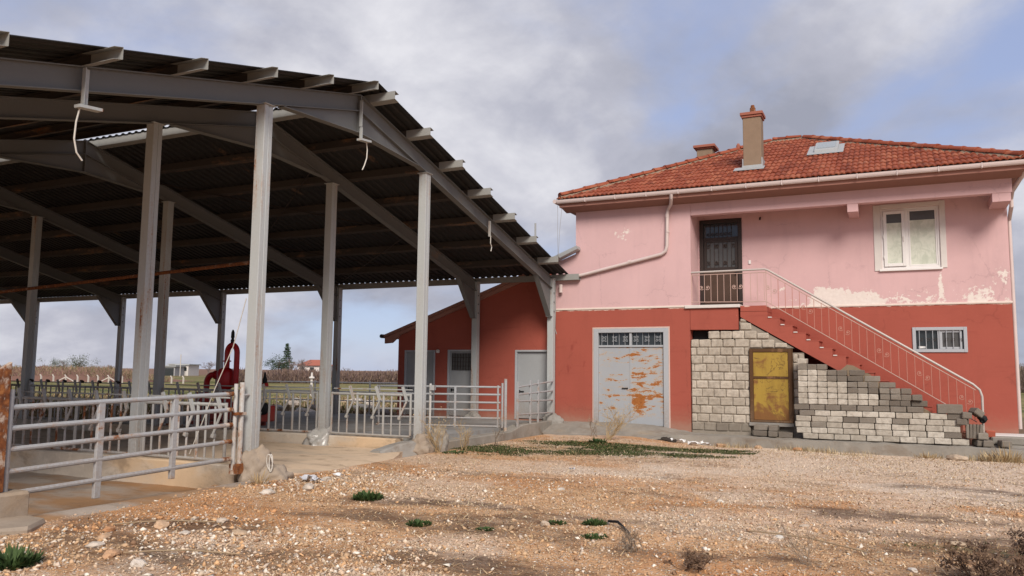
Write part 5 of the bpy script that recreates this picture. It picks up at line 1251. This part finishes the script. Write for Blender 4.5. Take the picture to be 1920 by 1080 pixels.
# dark stepped heap
zz_ = zt_
for r, (xa_, xb_) in enumerate(((-.42, .62), (-.40, .42), (-.40, .20), (-.40, -.02))):
    x = xa_; nb = 0
    while x < xb_ - .1:
        s_ = 'E' if random.random() < .6 else 'L'; w_ = .21 if s_ == 'E' else SL
        if x + w_ > xb_ + .12: s_, w_ = 'E', .21
        sblock(x + w_ / 2, ys + .10, zz_ + SH * (r + .5), s_, 'd', 'heap', label='small dark block in the %s step of the heap by the stair, %s along' % (ORD[r], ORD[nb])); nb += 1; x += w_ + .006
SM['W', 'd'] = [MB().box(-.245, .245, -.15, .15, -.10, .10).mesh('stacked_block', STACKD, bevel=.012, jitter=.003)]
sblock(.98, ys + .02, z0 + SH * 5 + .10, 'W', 'd', '', label='largest dark block lying on the stack end under the handrail')
SM['T', 'd'] = [MB().box(-.10, .10, -.15, .15, -.066, .066).mesh('stacked_block', STACKD, bevel=.014, jitter=.006)]
for (x, z, rz, lb) in ((1.26, .74, .3, 'tumbled block at the broken end of the long stack'), (1.22, .60, -.2, 'block below the tumbled one at the broken stack end')):
    sblock(x, ys - .02, z, 'T', 'd', '', rz, label=lb)
o = sblock(1.50, ys + .12, .80, 'T', 'd', '', .4, label='tilted block lying loose on the lower stair step'); o.rotation_euler.y = .6
t = solo('ridge_tile_stack', MB(), STACKD, 'stack of ribbed grey pipes ends standing upright beside the handrail', 'stack') if 0 else None
for i in range(5):
    o = solo('ribbed_slab', MB().box(-.028, .028, -.12, .12, -.15, .15), STACKD, 'narrow grey slab standing on edge in the row beside the handrail foot', 'slab', 'slabs standing on edge', origin=(0, 0, 0), bevel=.01, jitter=.003)
    o.location = (1.30 + .062 * i, ys - .02, .40 + .0 * i); o.rotation_euler = (0, .03 * i, 0)
for i, (x, z, s_) in enumerate(((1.58, .31, 'T'), (1.66, .16, 'T'), (1.98, .17, 'T'), (1.52, .165, 'T'))):
    sblock(x, ys + (-.05 if i < 3 else 0), z, s_, 'd', '', .1 * i, label=['small dark block leaning by the handrail foot', 'dark block on the kerb at the handrail foot', 'lone dark block beyond the handrail foot', 'dark block closing the bottom course of the long stack'][i])
lump('black_bag', (1.62, ys + .24, .66), (.09, .08, .08), BLACK, 'crumpled black plastic bag behind the handrail foot', 'bag', 31)
o = solo('broken_brick', MB().box(1.66, 1.84, ys + .14, ys + .25, .27, .42), m_plain('red_brick', (.40, .10, .06), .9, .3), 'broken red brick beside the handrail foot', 'brick', bevel=.012, jitter=.008)
solo('kerb_stone', MB().box(1.75, 2.62, 20.35, 20.62, .12, .30), KERB, 'long grey kerb stone with pale top at the house corner', 'kerb stone', bevel=.03, jitter=.006)
solo('plinth_slab', MB().box(1.72, 2.75, 20.62, 21.46, .10, .31), WHITE_TRIM, 'pale slab at the foot of the red wall by the house corner', 'slab', bevel=.015)
# blocks by the yellow door sill
YB_ = [(-3.02, .345, 'L', 'block on top, first before the yellow door sill'), (-2.73, .345, 'E', 'block on top, second before the yellow door sill'), (-3.04, .21, 'L', 'lower block, first before the yellow door sill'),
       (-2.74, .21, 'E', 'lower block, second before the yellow door sill'), (-2.46, .19, 'L', 'single block on the kerb just past the yellow door')]
for x, z, s_, lb in YB_: sblock(x, YF - .20, z - .04, s_, 'd', '', .0, label=lb)

# ------------------------------------------------------------------ stones and scraps in the yard
def stone(x, y, s, label, mat=ROCK, flat=.42, seed=0, name='stone'):
    bm = bmesh.new(); bmesh.ops.create_icosphere(bm, subdivisions=2, radius=1); from mathutils import noise as mn
    ax = (random.uniform(.8, 1.3), random.uniform(.6, .9), flat * random.uniform(.8, 1.2))
    for v in bm.verts:
        d = 1 + .38 * mn.noise(v.co * 1.3 + Vector((seed * 3.1, 0, 0))) + .16 * mn.noise(v.co * 3.5 + Vector((0, seed, 0))); v.co = Vector((v.co.x * ax[0], v.co.y * ax[1], v.co.z * ax[2])) * s * d
    bmesh.ops.dissolve_limit(bm, angle_limit=.22, verts=bm.verts[:], edges=bm.edges[:]); bmesh.ops.triangulate(bm, faces=bm.faces[:])
    me = bpy.data.meshes.new(name); bm.to_mesh(me); bm.free(); me.materials.append(mat)
    o = link(name, me, None, (x, y, gz(x, y) + s * flat * .55)); o.rotation_euler.z = random.uniform(0, 6); return tag(o, label, 'stone')
OR = m_block('orange_rock', (.50, .24, .11), (.55, .32, .18), (.58, .42, .28))
for i, (x, y, s, l, mt) in enumerate([
    (-3.29, 7.74, .075, 'flat white stone beside small green weeds in the middle yard', ROCK), (-5.50, 4.71, .075, 'white rounded stone near the bottom edge of the yard', ROCK),
    (-6.62, 5.28, .075, 'cream and orange stone in front of the broken slab', OR), (-6.42, 5.02, .075, 'grey white stone next to the cream and orange one', ROCK), (-5.95, 4.82, .085, 'flat yellowish stone between the white stones', OR),
    (-6.62, 5.92, .10, 'long orange stone lying on dark soil near the slab', OR), (-6.9, 5.55, .07, 'orange stone touching the broken slab', OR), (-6.25, 6.35, .07, 'white stone by a twig near the gate', ROCK),
    (-6.1, 5.72, .06, 'small white stone between orange stones', ROCK), (-5.6, 5.9, .085, 'dull orange stone half buried in chips', OR), (-7.25, 8.1, .10, 'pale stone below the mortar mound', ROCK),
    (-7.0, 8.6, .12, 'flat beige stone among chips by the mortar mound', ROCK), (-8.75, 8.75, .10, 'orange stone on the pen floor by the trough wall', OR), (-5.0, 4.45, .045, 'small pinkish white stone near the bottom edge', ROCK),
    (-7.35, 9.4, .09, 'pale broken stone beside grey plastic scraps', ROCK), (-4.1, 10.2, .05, 'small pale stone in the middle of the yard', ROCK), (-1.1, 8.4, .05, 'small white stone near dead twigs', ROCK), (.45, 8.95, .07, 'white stone at the edge of the green moss', ROCK),
    (.05, 7.6, .05, 'small white stone in the straw at the near edge', ROCK), (1.0, 19.1, .20, 'large pale flat stone at the foot of the kerb', ROCK), (-2.95, 19.35, .12, 'pale yellowish stone at the kerb below the yellow door', OR), (-2.1, 19.4, .12, 'orange stone with straw at the kerb below the stack', OR),
    (-.95, 9.2, .05, 'little pale stone on the dark humus patch', ROCK), (-5.4, 10.6, .05, 'small beige stone above the large green tuft', ROCK)]): stone(x, y, s, l, mt, seed=i + 1)
def scrap(x, y, s, label, mat, seed, name='paper_scrap'):
    n = 5; r = random.Random(seed); mb = MB(); vs = []
    for lvl in (0, .006):
        for j in range(n):
            for i in range(n): 
                rr = random.Random(seed * 100 + j * n + i); vs.append((x + s * ((i / (n - 1) - .5) * 1.5 + rr.uniform(-.1, .1)), y + s * ((j / (n - 1) - .5) + rr.uniform(-.1, .1)), gz(x, y) + .03 + s * rr.uniform(0, .55) + lvl))
    q = n * n; fs = [(k * q + j * n + i, k * q + j * n + i + 1, k * q + (j + 1) * n + i + 1, k * q + (j + 1) * n + i) for k in (0, 1) for j in range(n - 1) for i in range(n - 1)]
    mb.add(vs, fs); return solo(name, mb, mat, label, 'scrap')
for i, (x, y, s, l, mt) in enumerate([(-4.35, 19.25, .22, 'large crumpled white paper by the kerb', PAPER), (-4.72, 19.35, .12, 'small white paper left of the crumpled one', PAPER), (-4.95, 19.30, .12, 'white scrap on the dark litter at the ramp edge', PAPER), (-4.1, 19.2, .14, 'white shred right of the crumpled paper', PAPER),
    (-7.45, 9.15, .14, 'grey plastic sheet scrap among stones by the mound', PLASTIC), (-7.2, 9.0, .11, 'second grey plastic scrap next to the sheet', PLASTIC), (-7.3, 9.6, .09, 'white folded scrap behind the grey plastic', PAPER), (-4.8, 12.4, .06, 'bluish plastic crumb on the gravel', PLASTIC)]): scrap(x, y, s, l, mt, i + 3, 'plastic_scrap' if mt is PLASTIC else 'paper_scrap')
lump('dark_litter', (-5.05, 19.32, -.03), (.20, .11, .07), m_plain('burnt_litter', (.05, .04, .033), .95, .4), 'dark burnt litter heap at the end of the ramp', 'litter', 44, amp=.5)
solo('brick_shard', MB().obox((-3.75, 19.22, gz(-3.75, 19.22) + .04), (.22, .12, .08), (.2, .1, .4)), OR, 'broken brown brick shard by the kerb', 'shard', bevel=.012, jitter=.01)
solo('black_stick', MB().tube([(-2.75, 8.15, .05), (-2.62, 8.05, .07), (-2.46, 7.80, .05), (-2.40, 7.72, .03)], .014, 6), BLACK, 'short black hose piece beside the small green weeds', 'hose')
for i, (p_, q_) in enumerate((((-7.1, 5.75), (-6.2, 6.2)), ((-5.9, 4.9), (-5.0, 5.3)), ((-1.4, 8.5), (-.3, 8.1)), ((-3.9, 4.6), (-3.2, 5.1)))):
    a, b = Vector((*p_, gz(*p_) + .02)), Vector((*q_, gz(*q_) + .03)); m_ = a.lerp(b, .5) + Vector((.03, .06, .02))
    solo('twig', MB().tube([a, a.lerp(m_, .5) + Vector((.01, -.02, .01)), m_, b], .007, 5), m_plain('twig_bark%d' % i, (.33, .24, .15), .9, .3), ['dry twig beside the broken slab', 'dry twig on dark soil at the bottom edge', 'pale forked twig in the straw below the humus patch', 'thin dry twig near the bottom edge'][i], 'twig')

# ------------------------------------------------------------------ plants
LEAFG = m_leaf('weed_green', (.022, .046, .014), (.058, .092, .028)); LEAFD = m_leaf('dry_weed', (.30, .20, .10), (.48, .36, .20)); LEAFB = m_leaf('dark_dead_weed', (.07, .042, .03), (.17, .105, .065))
TWIG = m_leaf('grey_twig', (.16, .12, .09), (.30, .24, .18))
def tuft(name, x, y, r, h, label, mat=LEAFG, n=260, cat='weed', wid=.012):
    mb = MB()
    for i in range(n):
        a = random.uniform(0, 6.28); rr = r * math.sqrt(random.random()); bx, by = x + rr * math.cos(a) * .8, y + rr * math.sin(a) * .8; bz = gz(bx, by)
        L = h * random.uniform(.4, 1.1) * (1.1 - .5 * rr / r); el = random.uniform(.25, 1.3); aa = a + random.uniform(-.9, .9)
        d = Vector((math.cos(aa) * math.cos(el), math.sin(aa) * math.cos(el), math.sin(el))); s_ = Vector((-math.sin(aa), math.cos(aa), 0)) * wid * random.uniform(.6, 1.4)
        p = Vector((bx, by, bz)); m_ = p + d * L * .6; t_ = p + d * L + Vector((0, 0, -.25 * L * (1 - math.sin(el))))
        mb.add([p - s_ * .4, p + s_ * .4, m_ + s_, t_, m_ - s_], [(0, 1, 2, 3, 4)])
    return solo(name, mb, mat, label, cat)
tuft('weed_tuft', -5.83, 8.26, .20, .13, 'largest bushy green weed tuft in the middle of the yard', n=420)
tuft('weed_tuft', -4.45, 7.2, .15, .07, 'low green weed tuft nearest below the largest one', n=240)
tuft('weed_tuft', -2.89, 8.12, .15, .08, 'green weed tuft beside the black hose piece', n=240)
tuft('weed_tuft', -2.66, 7.48, .15, .04, 'flat thin green weed patch under the hose piece', n=160)
tuft('weed_tuft', -3.73, 7.28, .12, .035, 'small flat green weed left of the white stone', n=120)
tuft('weed_tuft', -3.25, 7.95, .12, .05, 'small green weed just behind the flat white stone', n=120)
tuft('weed_tuft', -6.42, 4.28, .22, .20, 'dark green weed at the bottom corner of the yard', n=380)
tuft('weed_tuft', -6.1, 17.3, .25, .16, 'green weed at the root of the dry bush by the double door', n=220)
tuft('weed_tuft', -7.75, 13.8, .3, .06, 'green weed patch beside the second gable column', n=220)
tuft('weed_tuft', 1.5, 8.95, .35, .06, 'dark green weed patch at the right edge by the dead shrub', n=240)
tuft('dry_tuft', -7.92, 4.9, .10, .26, 'pale dry grass tuft on the broken slab', LEAFD, 60, 'grass tuft', .006)
tuft('dry_tuft', -7.85, 8.6, .10, .30, 'pale dry grass tuft before the mortar mound', LEAFD, 60, 'grass tuft', .005)
tuft('dry_tuft', 1.9, 19.2, .55, .42, 'tall pale dry grass clump at the kerb by the house corner', LEAFD, 420, 'grass tuft', .007)
tuft('dry_tuft', .5, 19.3, .35, .18, 'low dry grass clump at the kerb below the stack end', LEAFD, 160, 'grass tuft', .006)
def shrub(name, x, y, h, spread, label, mat, n=9, seed=0, depth=3, r0=.006, tips=None, cat='dead weed', z=None):
    rd = random.Random(seed); mb = MB(); tp_ = MB(); z = gz(x, y) if z is None else z
    def grow(p, d, L, r, k):
        q = p + d * L * .5 + Vector((rd.uniform(-.1, .1), rd.uniform(-.1, .1), 0)) * L; e = p + d * L + Vector((rd.uniform(-.12, .12), rd.uniform(-.12, .12), 0)) * L
        mb.tube([p, q, e], r, 4, False, [r, r * .85, r * .6])
        if k == 0:
            if tips:
                for _ in range(tips):
                    c = e + Vector((rd.gauss(0, 1), rd.gauss(0, 1), rd.gauss(0, 1))) * L * .25; s_ = .012 * rd.uniform(.6, 1.5)
                    u = Vector((rd.gauss(0, 1), rd.gauss(0, 1), rd.gauss(0, 1))).normalized(); v = u.orthogonal().normalized()
                    tp_.add([c - u * s_, c + v * s_ * .6, c + u * s_, c - v * s_ * .6], [(0, 1, 2, 3)])
            return
        for _ in range(rd.choice((2, 3, 3))):
            t = rd.uniform(.35, 1); b = p.lerp(e, t); nd = (d + Vector((rd.gauss(0, .5), rd.gauss(0, .5), rd.gauss(.05, .3)))).normalized(); grow(b, nd, L * rd.uniform(.45, .75), r * .6, k - 1)
    for i in range(n):
        a = rd.uniform(0, 6.28); el = rd.uniform(.5, 1.4); d = Vector((math.cos(a) * math.cos(el) * spread, math.sin(a) * math.cos(el) * spread, math.sin(el))).normalized()
        grow(Vector((x + rd.uniform(-.08, .08), y + rd.uniform(-.08, .08), z)), d, h * rd.uniform(.4, .65), r0, depth)
    t = thing(name, label, cat, (x, y, z)); part('stems', mb, mat, t)
    if tips: part('leaves', tp_, mat, t)
    return t
shrub('dry_bush', -6.22, 18.35, .95, .8, 'tall straw-coloured dry bush on the ramp before the double door', LEAFD, 9, 3, 3, .009, 2)
shrub('dry_bush', -6.75, 18.9, .5, .8, 'grey leafless bush beside the straw-coloured one', TWIG, 5, 4, 3, .007)
shrub('dry_weed', -7.85, 14.3, .62, .8, 'dry branching weed before the yard kerb near the column', LEAFD, 6, 5, 3, .007)
shrub('dry_weed', -7.75, 15.6, .55, .7, 'reddish dry stalks before the yard kerb', TWIG, 4, 6, 3, .007)
shrub('dry_weed', -8.12, 13.75, .75, .5, 'straw bundle against the weedy column footing', LEAFD, 12, 7, 2, .006, 2)
shrub('dead_shrub', -2.16, 7.1, .22, 1.3, 'flat grey dead shrub near the bottom of the yard', TWIG, 14, 8, 3, .004)
shrub('dead_shrub', .55, 7.45, .30, 1.4, 'dark dead weed with seed heads at the lower right edge', LEAFB, 16, 9, 3, .005, 4)
shrub('dead_shrub', 1.1, 8.3, .38, 1.3, 'taller dark dead weed with seed heads behind the edge one', LEAFB, 18, 10, 3, .006, 4)
shrub('dead_shrub', .85, 7.1, .32, 1.3, 'dark dead weed in the very corner of the yard', LEAFB, 16, 21, 3, .005, 4)
shrub('dead_shrub', -.75, 7.3, .40, .8, 'thin brown dead weed standing in straw', TWIG, 7, 12, 3, .004)
shrub('dead_shrub', -1.55, 6.7, .18, 1.4, 'low dark dead weed at the bottom edge', LEAFB, 12, 13, 3, .004, 2)
for i, (x, z) in enumerate(((-7.9, .9),)): 
    pass

# ------------------------------------------------------------------ far things
def at(lat, dep): return (lat * _rt.x + dep * _fh.x, lat * _rt.y + dep * _fh.y)
def fx_(px, dep): return (px - 960) / F_PX * dep * 1.0
SOIL = m_plain('bank_soil', (.20, .105, .075), .95, .35, .25, .6, 3)
mb = MB(); n = 90; m_ = 9; vs = []
for i in range(n + 1):
    lat = fx_(-260, 84) + (fx_(345, 84) - fx_(-260, 84)) * i / n; env = 1 - sst(.62, 1, i / n)
    for j in range(m_ + 1):
        t = j / m_; h = math.sin(min(1, t * 1.6) * math.pi / 2) if t < .63 else math.cos((t - .63) / .37 * math.pi / 2); x, y = at(lat * 1.1, 88 + 16 * t)
        vs.append((x, y, -.05 + max(0, h) * float(env) * (1.62 + 1.5 * (float(fbm(lat, lat * 0, .16, 4)) - .45)) + .28 * (float(fbm(lat, 16 * t, .5, 3)) - .45) * max(0, h)))
mb.add(vs, [(i * (m_ + 1) + j, (i + 1) * (m_ + 1) + j, (i + 1) * (m_ + 1) + j + 1, i * (m_ + 1) + j + 1) for i in range(n) for j in range(m_)])
o = link('hill', mb.mesh('hill', SOIL, smooth=True)); tag(o, 'long reddish brown earth bank behind the far fence', kind='structure')
CP = m_plain('concrete_post', (.55, .50, .45), .9, .2)
for i, px in enumerate((5, 28, 52, 85, 108, 131, 153, 173, 191, 211, 236, 258, 280, 304, 328, 350)):
    x, y = at(fx_(px, 84), 84); t = thing('fence_post', 'pale bent-top concrete post before the earth bank, %s along from the rusted plate post' % ORD[i], 'fence post', (x, y, 0), 'concrete posts before the earth bank')
    part('shaft', MB().box(x - .06, x + .06, y - .06, y + .06, 0, .62), CP, t); part('bent_top', MB().bar((x, y, .61), (x - .12, y - .06, .80), .09, .09), CP, t)
    if px in (131, 211): part('brace', MB().bar((x - .9, y - .4, .05), (x - .05, y, .55), .09, .09), CP, t); part('brace', MB().bar((x + .9, y + .4, .05), (x + .05, y, .55), .09, .09), CP, t)
def scatter_twigs(n, f, hmin, hmax, cols, name, label):
    P0 = [f() for _ in range(n)]; x = np.array([p[0] for p in P0]); y = np.array([p[1] for p in P0]); z = np.array([p[2] for p in P0])
    L = rng.uniform(hmin, hmax, n); a = rng.uniform(0, 6.28, n); el = rng.uniform(.5, 1.5, n); w = .02
    d = np.stack([np.cos(a) * np.cos(el), np.sin(a) * np.cos(el), np.sin(el)], 1); s_ = np.stack([np.full(n, _rt.x), np.full(n, _rt.y), np.zeros(n)], 1) * w * rng.uniform(.6, 2.2, n)[:, None]
    p = np.stack([x, y, z], 1); A = np.stack([p - s_, p + s_, p + d * L[:, None] + s_ * .4, p + d * L[:, None] - s_ * .4], 1).reshape(-1, 3)
    c = np.array(cols)[rng.integers(0, len(cols), n)] * rng.uniform(.7, 1.25, n)[:, None]
    tag(link(name, fast_mesh(name, A, (np.arange(4)[None] + (np.arange(n) * 4)[:, None]), STRAW, np.repeat(c, 4, 0))), label, kind='stuff')
def hedge_pt():
    px = random.uniform(430, 820); dep = random.uniform(92, 104); x, y = at(fx_(px, dep), dep); top = .9 + .5 * float(fbm(px * .02, 0., 1, 3)); return (x, y, random.random() ** 1.3 * top)
scatter_twigs(26000, hedge_pt, .25, .65, [(.13, .085, .075), (.17, .11, .09), (.10, .07, .07), (.21, .15, .11)], 'undergrowth', 'brown leafless scrub growing across the far field')
def crest_pt():
    px = random.uniform(-20, 330); d_ = random.uniform(90, 101); x, y = at(fx_(px, d_), d_); return (x, y, random.uniform(.1, 1.35) * (1 - float(sst(200, 330, px))) + .1)
scatter_twigs(7000, crest_pt, .15, .55, [(.22, .14, .10), (.28, .20, .13), (.15, .11, .07), (.16, .15, .08)], 'undergrowth', 'dry scrub growing over the reddish earth bank')
def right_pt():
    px = random.uniform(1880, 2150); dep = random.uniform(80, 95); x, y = at(fx_(px, dep), dep); return (x, y, random.random() * (1.7 + 1.0 * float(fbm(px * .03, 0., 1, 3))))
scatter_twigs(12000, right_pt, .4, 1.1, [(.13, .095, .08), (.17, .13, .10), (.10, .08, .07)], 'undergrowth', 'grey brown leafless thicket beyond the house corner')
# rubble and dry growth strip behind the yard
def strip_pt():
    dep = random.uniform(24, 42); px = random.uniform(-20, 780); x, y = at(fx_(px, dep), dep); return (x, y, gz(x, y))
def ok_strip():
    while True:
        q = strip_pt()
        if q[1] > 20.8 or q[0] < -19.5: return q
scatter_twigs(9000, ok_strip, .05, .22, [(.26, .19, .11), (.20, .14, .085), (.36, .28, .18), (.12, .13, .05)], 'dry_grass', 'dry grass and stalks behind the feed fences')
rub = []
for i in range(44):
    dep = random.uniform(25, 36); px = random.uniform(500, 735); x, y = at(fx_(px, dep), dep)
    if y < 21: continue
    o = stone(x, y, random.uniform(.1, .32), 'rubble lump', CONC if i % 3 else ROCK, .5, 50 + i, 'rubble_stone'); rub.append((px, o))
rub.sort(key=lambda q: q[0])
for i, (px, o) in enumerate(rub): o['group'] = 'rubble on the bank behind the yard'; o['label'] = '%s rubble lump behind the yard floor, %s from the nearest column' % ('pale' if o.data.materials[0] is ROCK else 'grey', ORD[i] if i < len(ORD) else ['eighteenth', 'nineteenth', 'twentieth'][i - 17] if i < 20 else ['twenty-first', 'twenty-second', 'twenty-third', 'twenty-fourth', 'twenty-fifth', 'twenty-sixth', 'twenty-seventh', 'twenty-eighth', 'twenty-ninth', 'thirtieth', 'thirty-first', 'thirty-second', 'thirty-third', 'thirty-fourth', 'thirty-fifth', 'thirty-sixth', 'thirty-seventh', 'thirty-eighth', 'thirty-ninth', 'fortieth', 'forty-first', 'forty-second', 'forty-third', 'forty-fourth'][i - 20])
# bare and evergreen trees
BARK = m_leaf('bark', (.10, .075, .06), (.17, .13, .105)); EVER = m_leaf('evergreen', (.020, .040, .022), (.055, .085, .045)); EVER2 = m_leaf('grey_green', (.06, .075, .05), (.11, .12, .08)); BARE = m_leaf('bare_twigs', (.16, .125, .115), (.24, .19, .17))
def tree(kind, px, dep, h, wid, label, seed, leafmat=EVER, z0=0.):
    rd = random.Random(seed); x, y = at(fx_(px, dep), dep); t = thing({'conifer': 'conifer_tree', 'round': 'evergreen_tree', 'bare': 'bare_tree'}[kind], label, 'tree', (x, y, z0)); tr = MB(); cr = MB(); s0 = h * .02
    def leaf(c, s):
        u = Vector((rd.gauss(0, 1), rd.gauss(0, 1), rd.gauss(0, 1))).normalized(); v = u.orthogonal().normalized(); cr.add([c - u * s, c + v * s * .6, c + u * s, c - v * s * .6], [(0, 1, 2, 3)])
    if kind == 'conifer':
        tr.tube([(x, y, z0), (x, y, z0 + h * .5), (x, y, z0 + h)], .1, 7, True, [h * .022, h * .014, h * .003])
        for k in range(17):
            f = (k + .5) / 17; zz = z0 + h * (.1 + .9 * f); R_ = wid * (1 - f) ** .8 * rd.uniform(.75, 1.15)
            for b in range(9):
                a = rd.uniform(0, 6.28); e = Vector((x + R_ * math.cos(a), y + R_ * math.sin(a), zz - R_ * .18)); s = Vector((x, y, zz)); tr.tube([s, e], .02, 4, False, [h * .004, h * .001])
                for q in range(14): leaf(s.lerp(e, rd.uniform(.2, 1)) + Vector((rd.gauss(0, 1), rd.gauss(0, 1), rd.gauss(-.3, .6))) * wid * .06, h * .020)
    else:
        tips = []
        def grow(p, d, L, r, k):
            e = p + d * L; mid_ = p.lerp(e, .5) + Vector((rd.gauss(0, .06), rd.gauss(0, .06), 0)) * L; tr.tube([p, mid_, e], r, 5, False, [r, r * .8, r * .6])
            if k == 0: tips.append(e); return
            for _ in range(3 if k > 1 else 4): grow(p.lerp(e, rd.uniform(.5, 1)), (d + Vector((rd.gauss(0, .55) * wid / h * 1.6, rd.gauss(0, .55) * wid / h * 1.6, rd.gauss(.1, .3)))).normalized(), L * rd.uniform(.55, .8), r * .58, k - 1)
        for q in range(3): grow(Vector((x, y, z0)), Vector((rd.gauss(0, .25), rd.gauss(0, .25), 1)).normalized(), h * .36, h * .022, 4 if kind == 'bare' else 3)
        if kind == 'round':
            cl_ = [Vector((x + rd.gauss(0, .42) * wid, y + rd.gauss(0, .42) * wid, z0 + h * rd.uniform(.3, .92))) for _ in range(26)]
            for c in cl_:
                for _ in range(60): leaf(c + Vector((rd.gauss(0, 1), rd.gauss(0, 1), rd.gauss(0, .8))) * wid * .17, h * .022)
    part('trunk', tr, BARK if kind != 'bare' else BARE, t)
    if cr.v: part('crown', cr, leafmat, t)
    return t
tree('round', 527, 200, 5.6, 2.9, 'dense dark evergreen tree leaning against the tall pointed conifer', 1)
tree('conifer', 541, 206, 8.2, 2.3, 'tall pointed conifer above the far scrub', 2)
tree('bare', 566, 198, 6.0, 3.6, 'wide bare tree before the red roofed far house', 3)
tree('bare', 549, 190, 5.0, 2.4, 'smaller bare tree in front of the pointed conifer', 4)
tree('bare', 655, 150, 2.6, 1.8, 'small bare bush on the skyline near the annex', 5)
tree('bare', 396, 240, 5.0, 3.0, 'bare tree on the skyline beside the red pump', 6)
tree('bare', 362, 250, 3.6, 4.0, 'low bare bush beside the grey far building', 16)
tree('round', 151, 140, 3.6, 2.2, 'green rounded tree behind the earth bank', 7, EVER2)
tree('round', 113, 150, 3.0, 2.0, 'dull grey green bush behind the earth bank', 8, EVER2)
tree('bare', 92, 140, 2.9, 2.6, 'bare bush on the bank, left of the grey green one', 9)
tree('bare', 128, 145, 3.2, 2.6, 'bare bush between the two green ones on the bank', 10)
tree('bare', 212, 150, 3.0, 2.4, 'bare bush on the bank near the fourth column', 11)
tree('bare', 183, 150, 2.7, 2.4, 'bare thin bush right of the green rounded tree', 15)
tree('bare', 1912, 92, 3.0, 1.6, 'bare grey tree just beyond the house corner', 12)
tree('bare', 1932, 100, 3.6, 1.8, 'second bare grey tree beyond the house corner', 13)
# far house with red roof
WHT = m_plain('far_white_wall', (.62, .58, .55), .9, .1); FROOF = m_plain('far_red_roof', (.36, .12, .08), .9, .2, 1)
def farbox(px0, px1, dep, z0, z1, d_, label, name='far_house', roof=True, wins=3, wall=WHT, dark=False):
    a = Vector((*at(fx_(px0, dep), dep), z0)); b = Vector((*at(fx_(px1, dep), dep), z0)); u = (b - a); L = u.length; u.normalize(); v = Vector((_fh.x, _fh.y, 0)); t = thing(name, label, 'house' if roof else 'building', a)
    def pr(pts): return [tuple(a + u * p[0] + v * p[1] + Vector((0, 0, p[2]))) for p in pts]
    H = z1 - z0; mb = MB(); mb.add(pr([(0, 0, 0), (L, 0, 0), (L, d_, 0), (0, d_, 0), (0, 0, H), (L, 0, H), (L, d_, H), (0, d_, H)]), [(0, 1, 5, 4), (1, 2, 6, 5), (2, 3, 7, 6), (3, 0, 4, 7), (4, 5, 6, 7)]); part('wall', mb, wall, t)
    if roof:
        mb = MB(); o_ = .7; hr = 1.9; mb.add(pr([(-o_, -o_, H), (L + o_, -o_, H), (L + o_, d_ + o_, H), (-o_, d_ + o_, H), (L * .3, d_ / 2, H + hr), (L * .7, d_ / 2, H + hr)]), [(0, 1, 5, 4), (1, 2, 5), (2, 3, 4, 5), (3, 0, 4), (3, 2, 1, 0)]); part('roof', mb, FROOF, t)
    else:
        mb = MB(); mb.add(pr([(-.3, -.3, H), (L + .3, -.3, H), (L + .3, d_ + .3, H), (-.3, d_ + .3, H), (-.3, -.3, H + .25), (L + .3, -.3, H + .25), (L + .3, d_ + .3, H + .25), (-.3, d_ + .3, H + .25)]), [(3, 2, 1, 0), (4, 5, 6, 7), (0, 1, 5, 4), (1, 2, 6, 5), (2, 3, 7, 6), (3, 0, 4, 7)]); part('roof', mb, GALV, t)
    for i in range(wins):
        x = L * (i + .5) / wins; mb = MB(); w_ = L / wins * (.22 if not dark else .42); h0, h1 = (H * .45, H * .8) if not dark else (0, H * .85)
        mb.add(pr([(x - w_, -.03, h0), (x + w_, -.03, h0), (x + w_, -.03, h1), (x - w_, -.03, h1), (x - w_, .1, h0), (x + w_, .1, h0), (x + w_, .1, h1), (x - w_, .1, h1)]), [(0, 1, 2, 3), (7, 6, 5, 4), (0, 4, 5, 1), (1, 5, 6, 2), (2, 6, 7, 3), (3, 7, 4, 0)]); part('window', mb, GLASS, t)
farbox(562, 615, 260, 0, 2.9, 9, 'far white house with red hipped roof behind the bare tree')
farbox(309, 333, 170, 0, 1.9, 6, 'far grey shed with dark open front', 'far_shed', False, 1, m_plain('far_grey', (.35, .34, .34), .8, .1), True)
farbox(336, 358, 175, 0, 2.25, 6, 'far pale block-shaped building beside the grey shed', 'far_building', False, 2)
farbox(322, 343, 185, 0, 2.35, 5, 'low white far building between shed and pale block', 'far_building', False, 2)
x, y = at(fx_(343, 160), 160); solo('utility_pole', MB().tube([(x, y, 0), (x, y, 4.3)], .09, 6), CP, 'thin pale utility pole by the far buildings', 'pole')
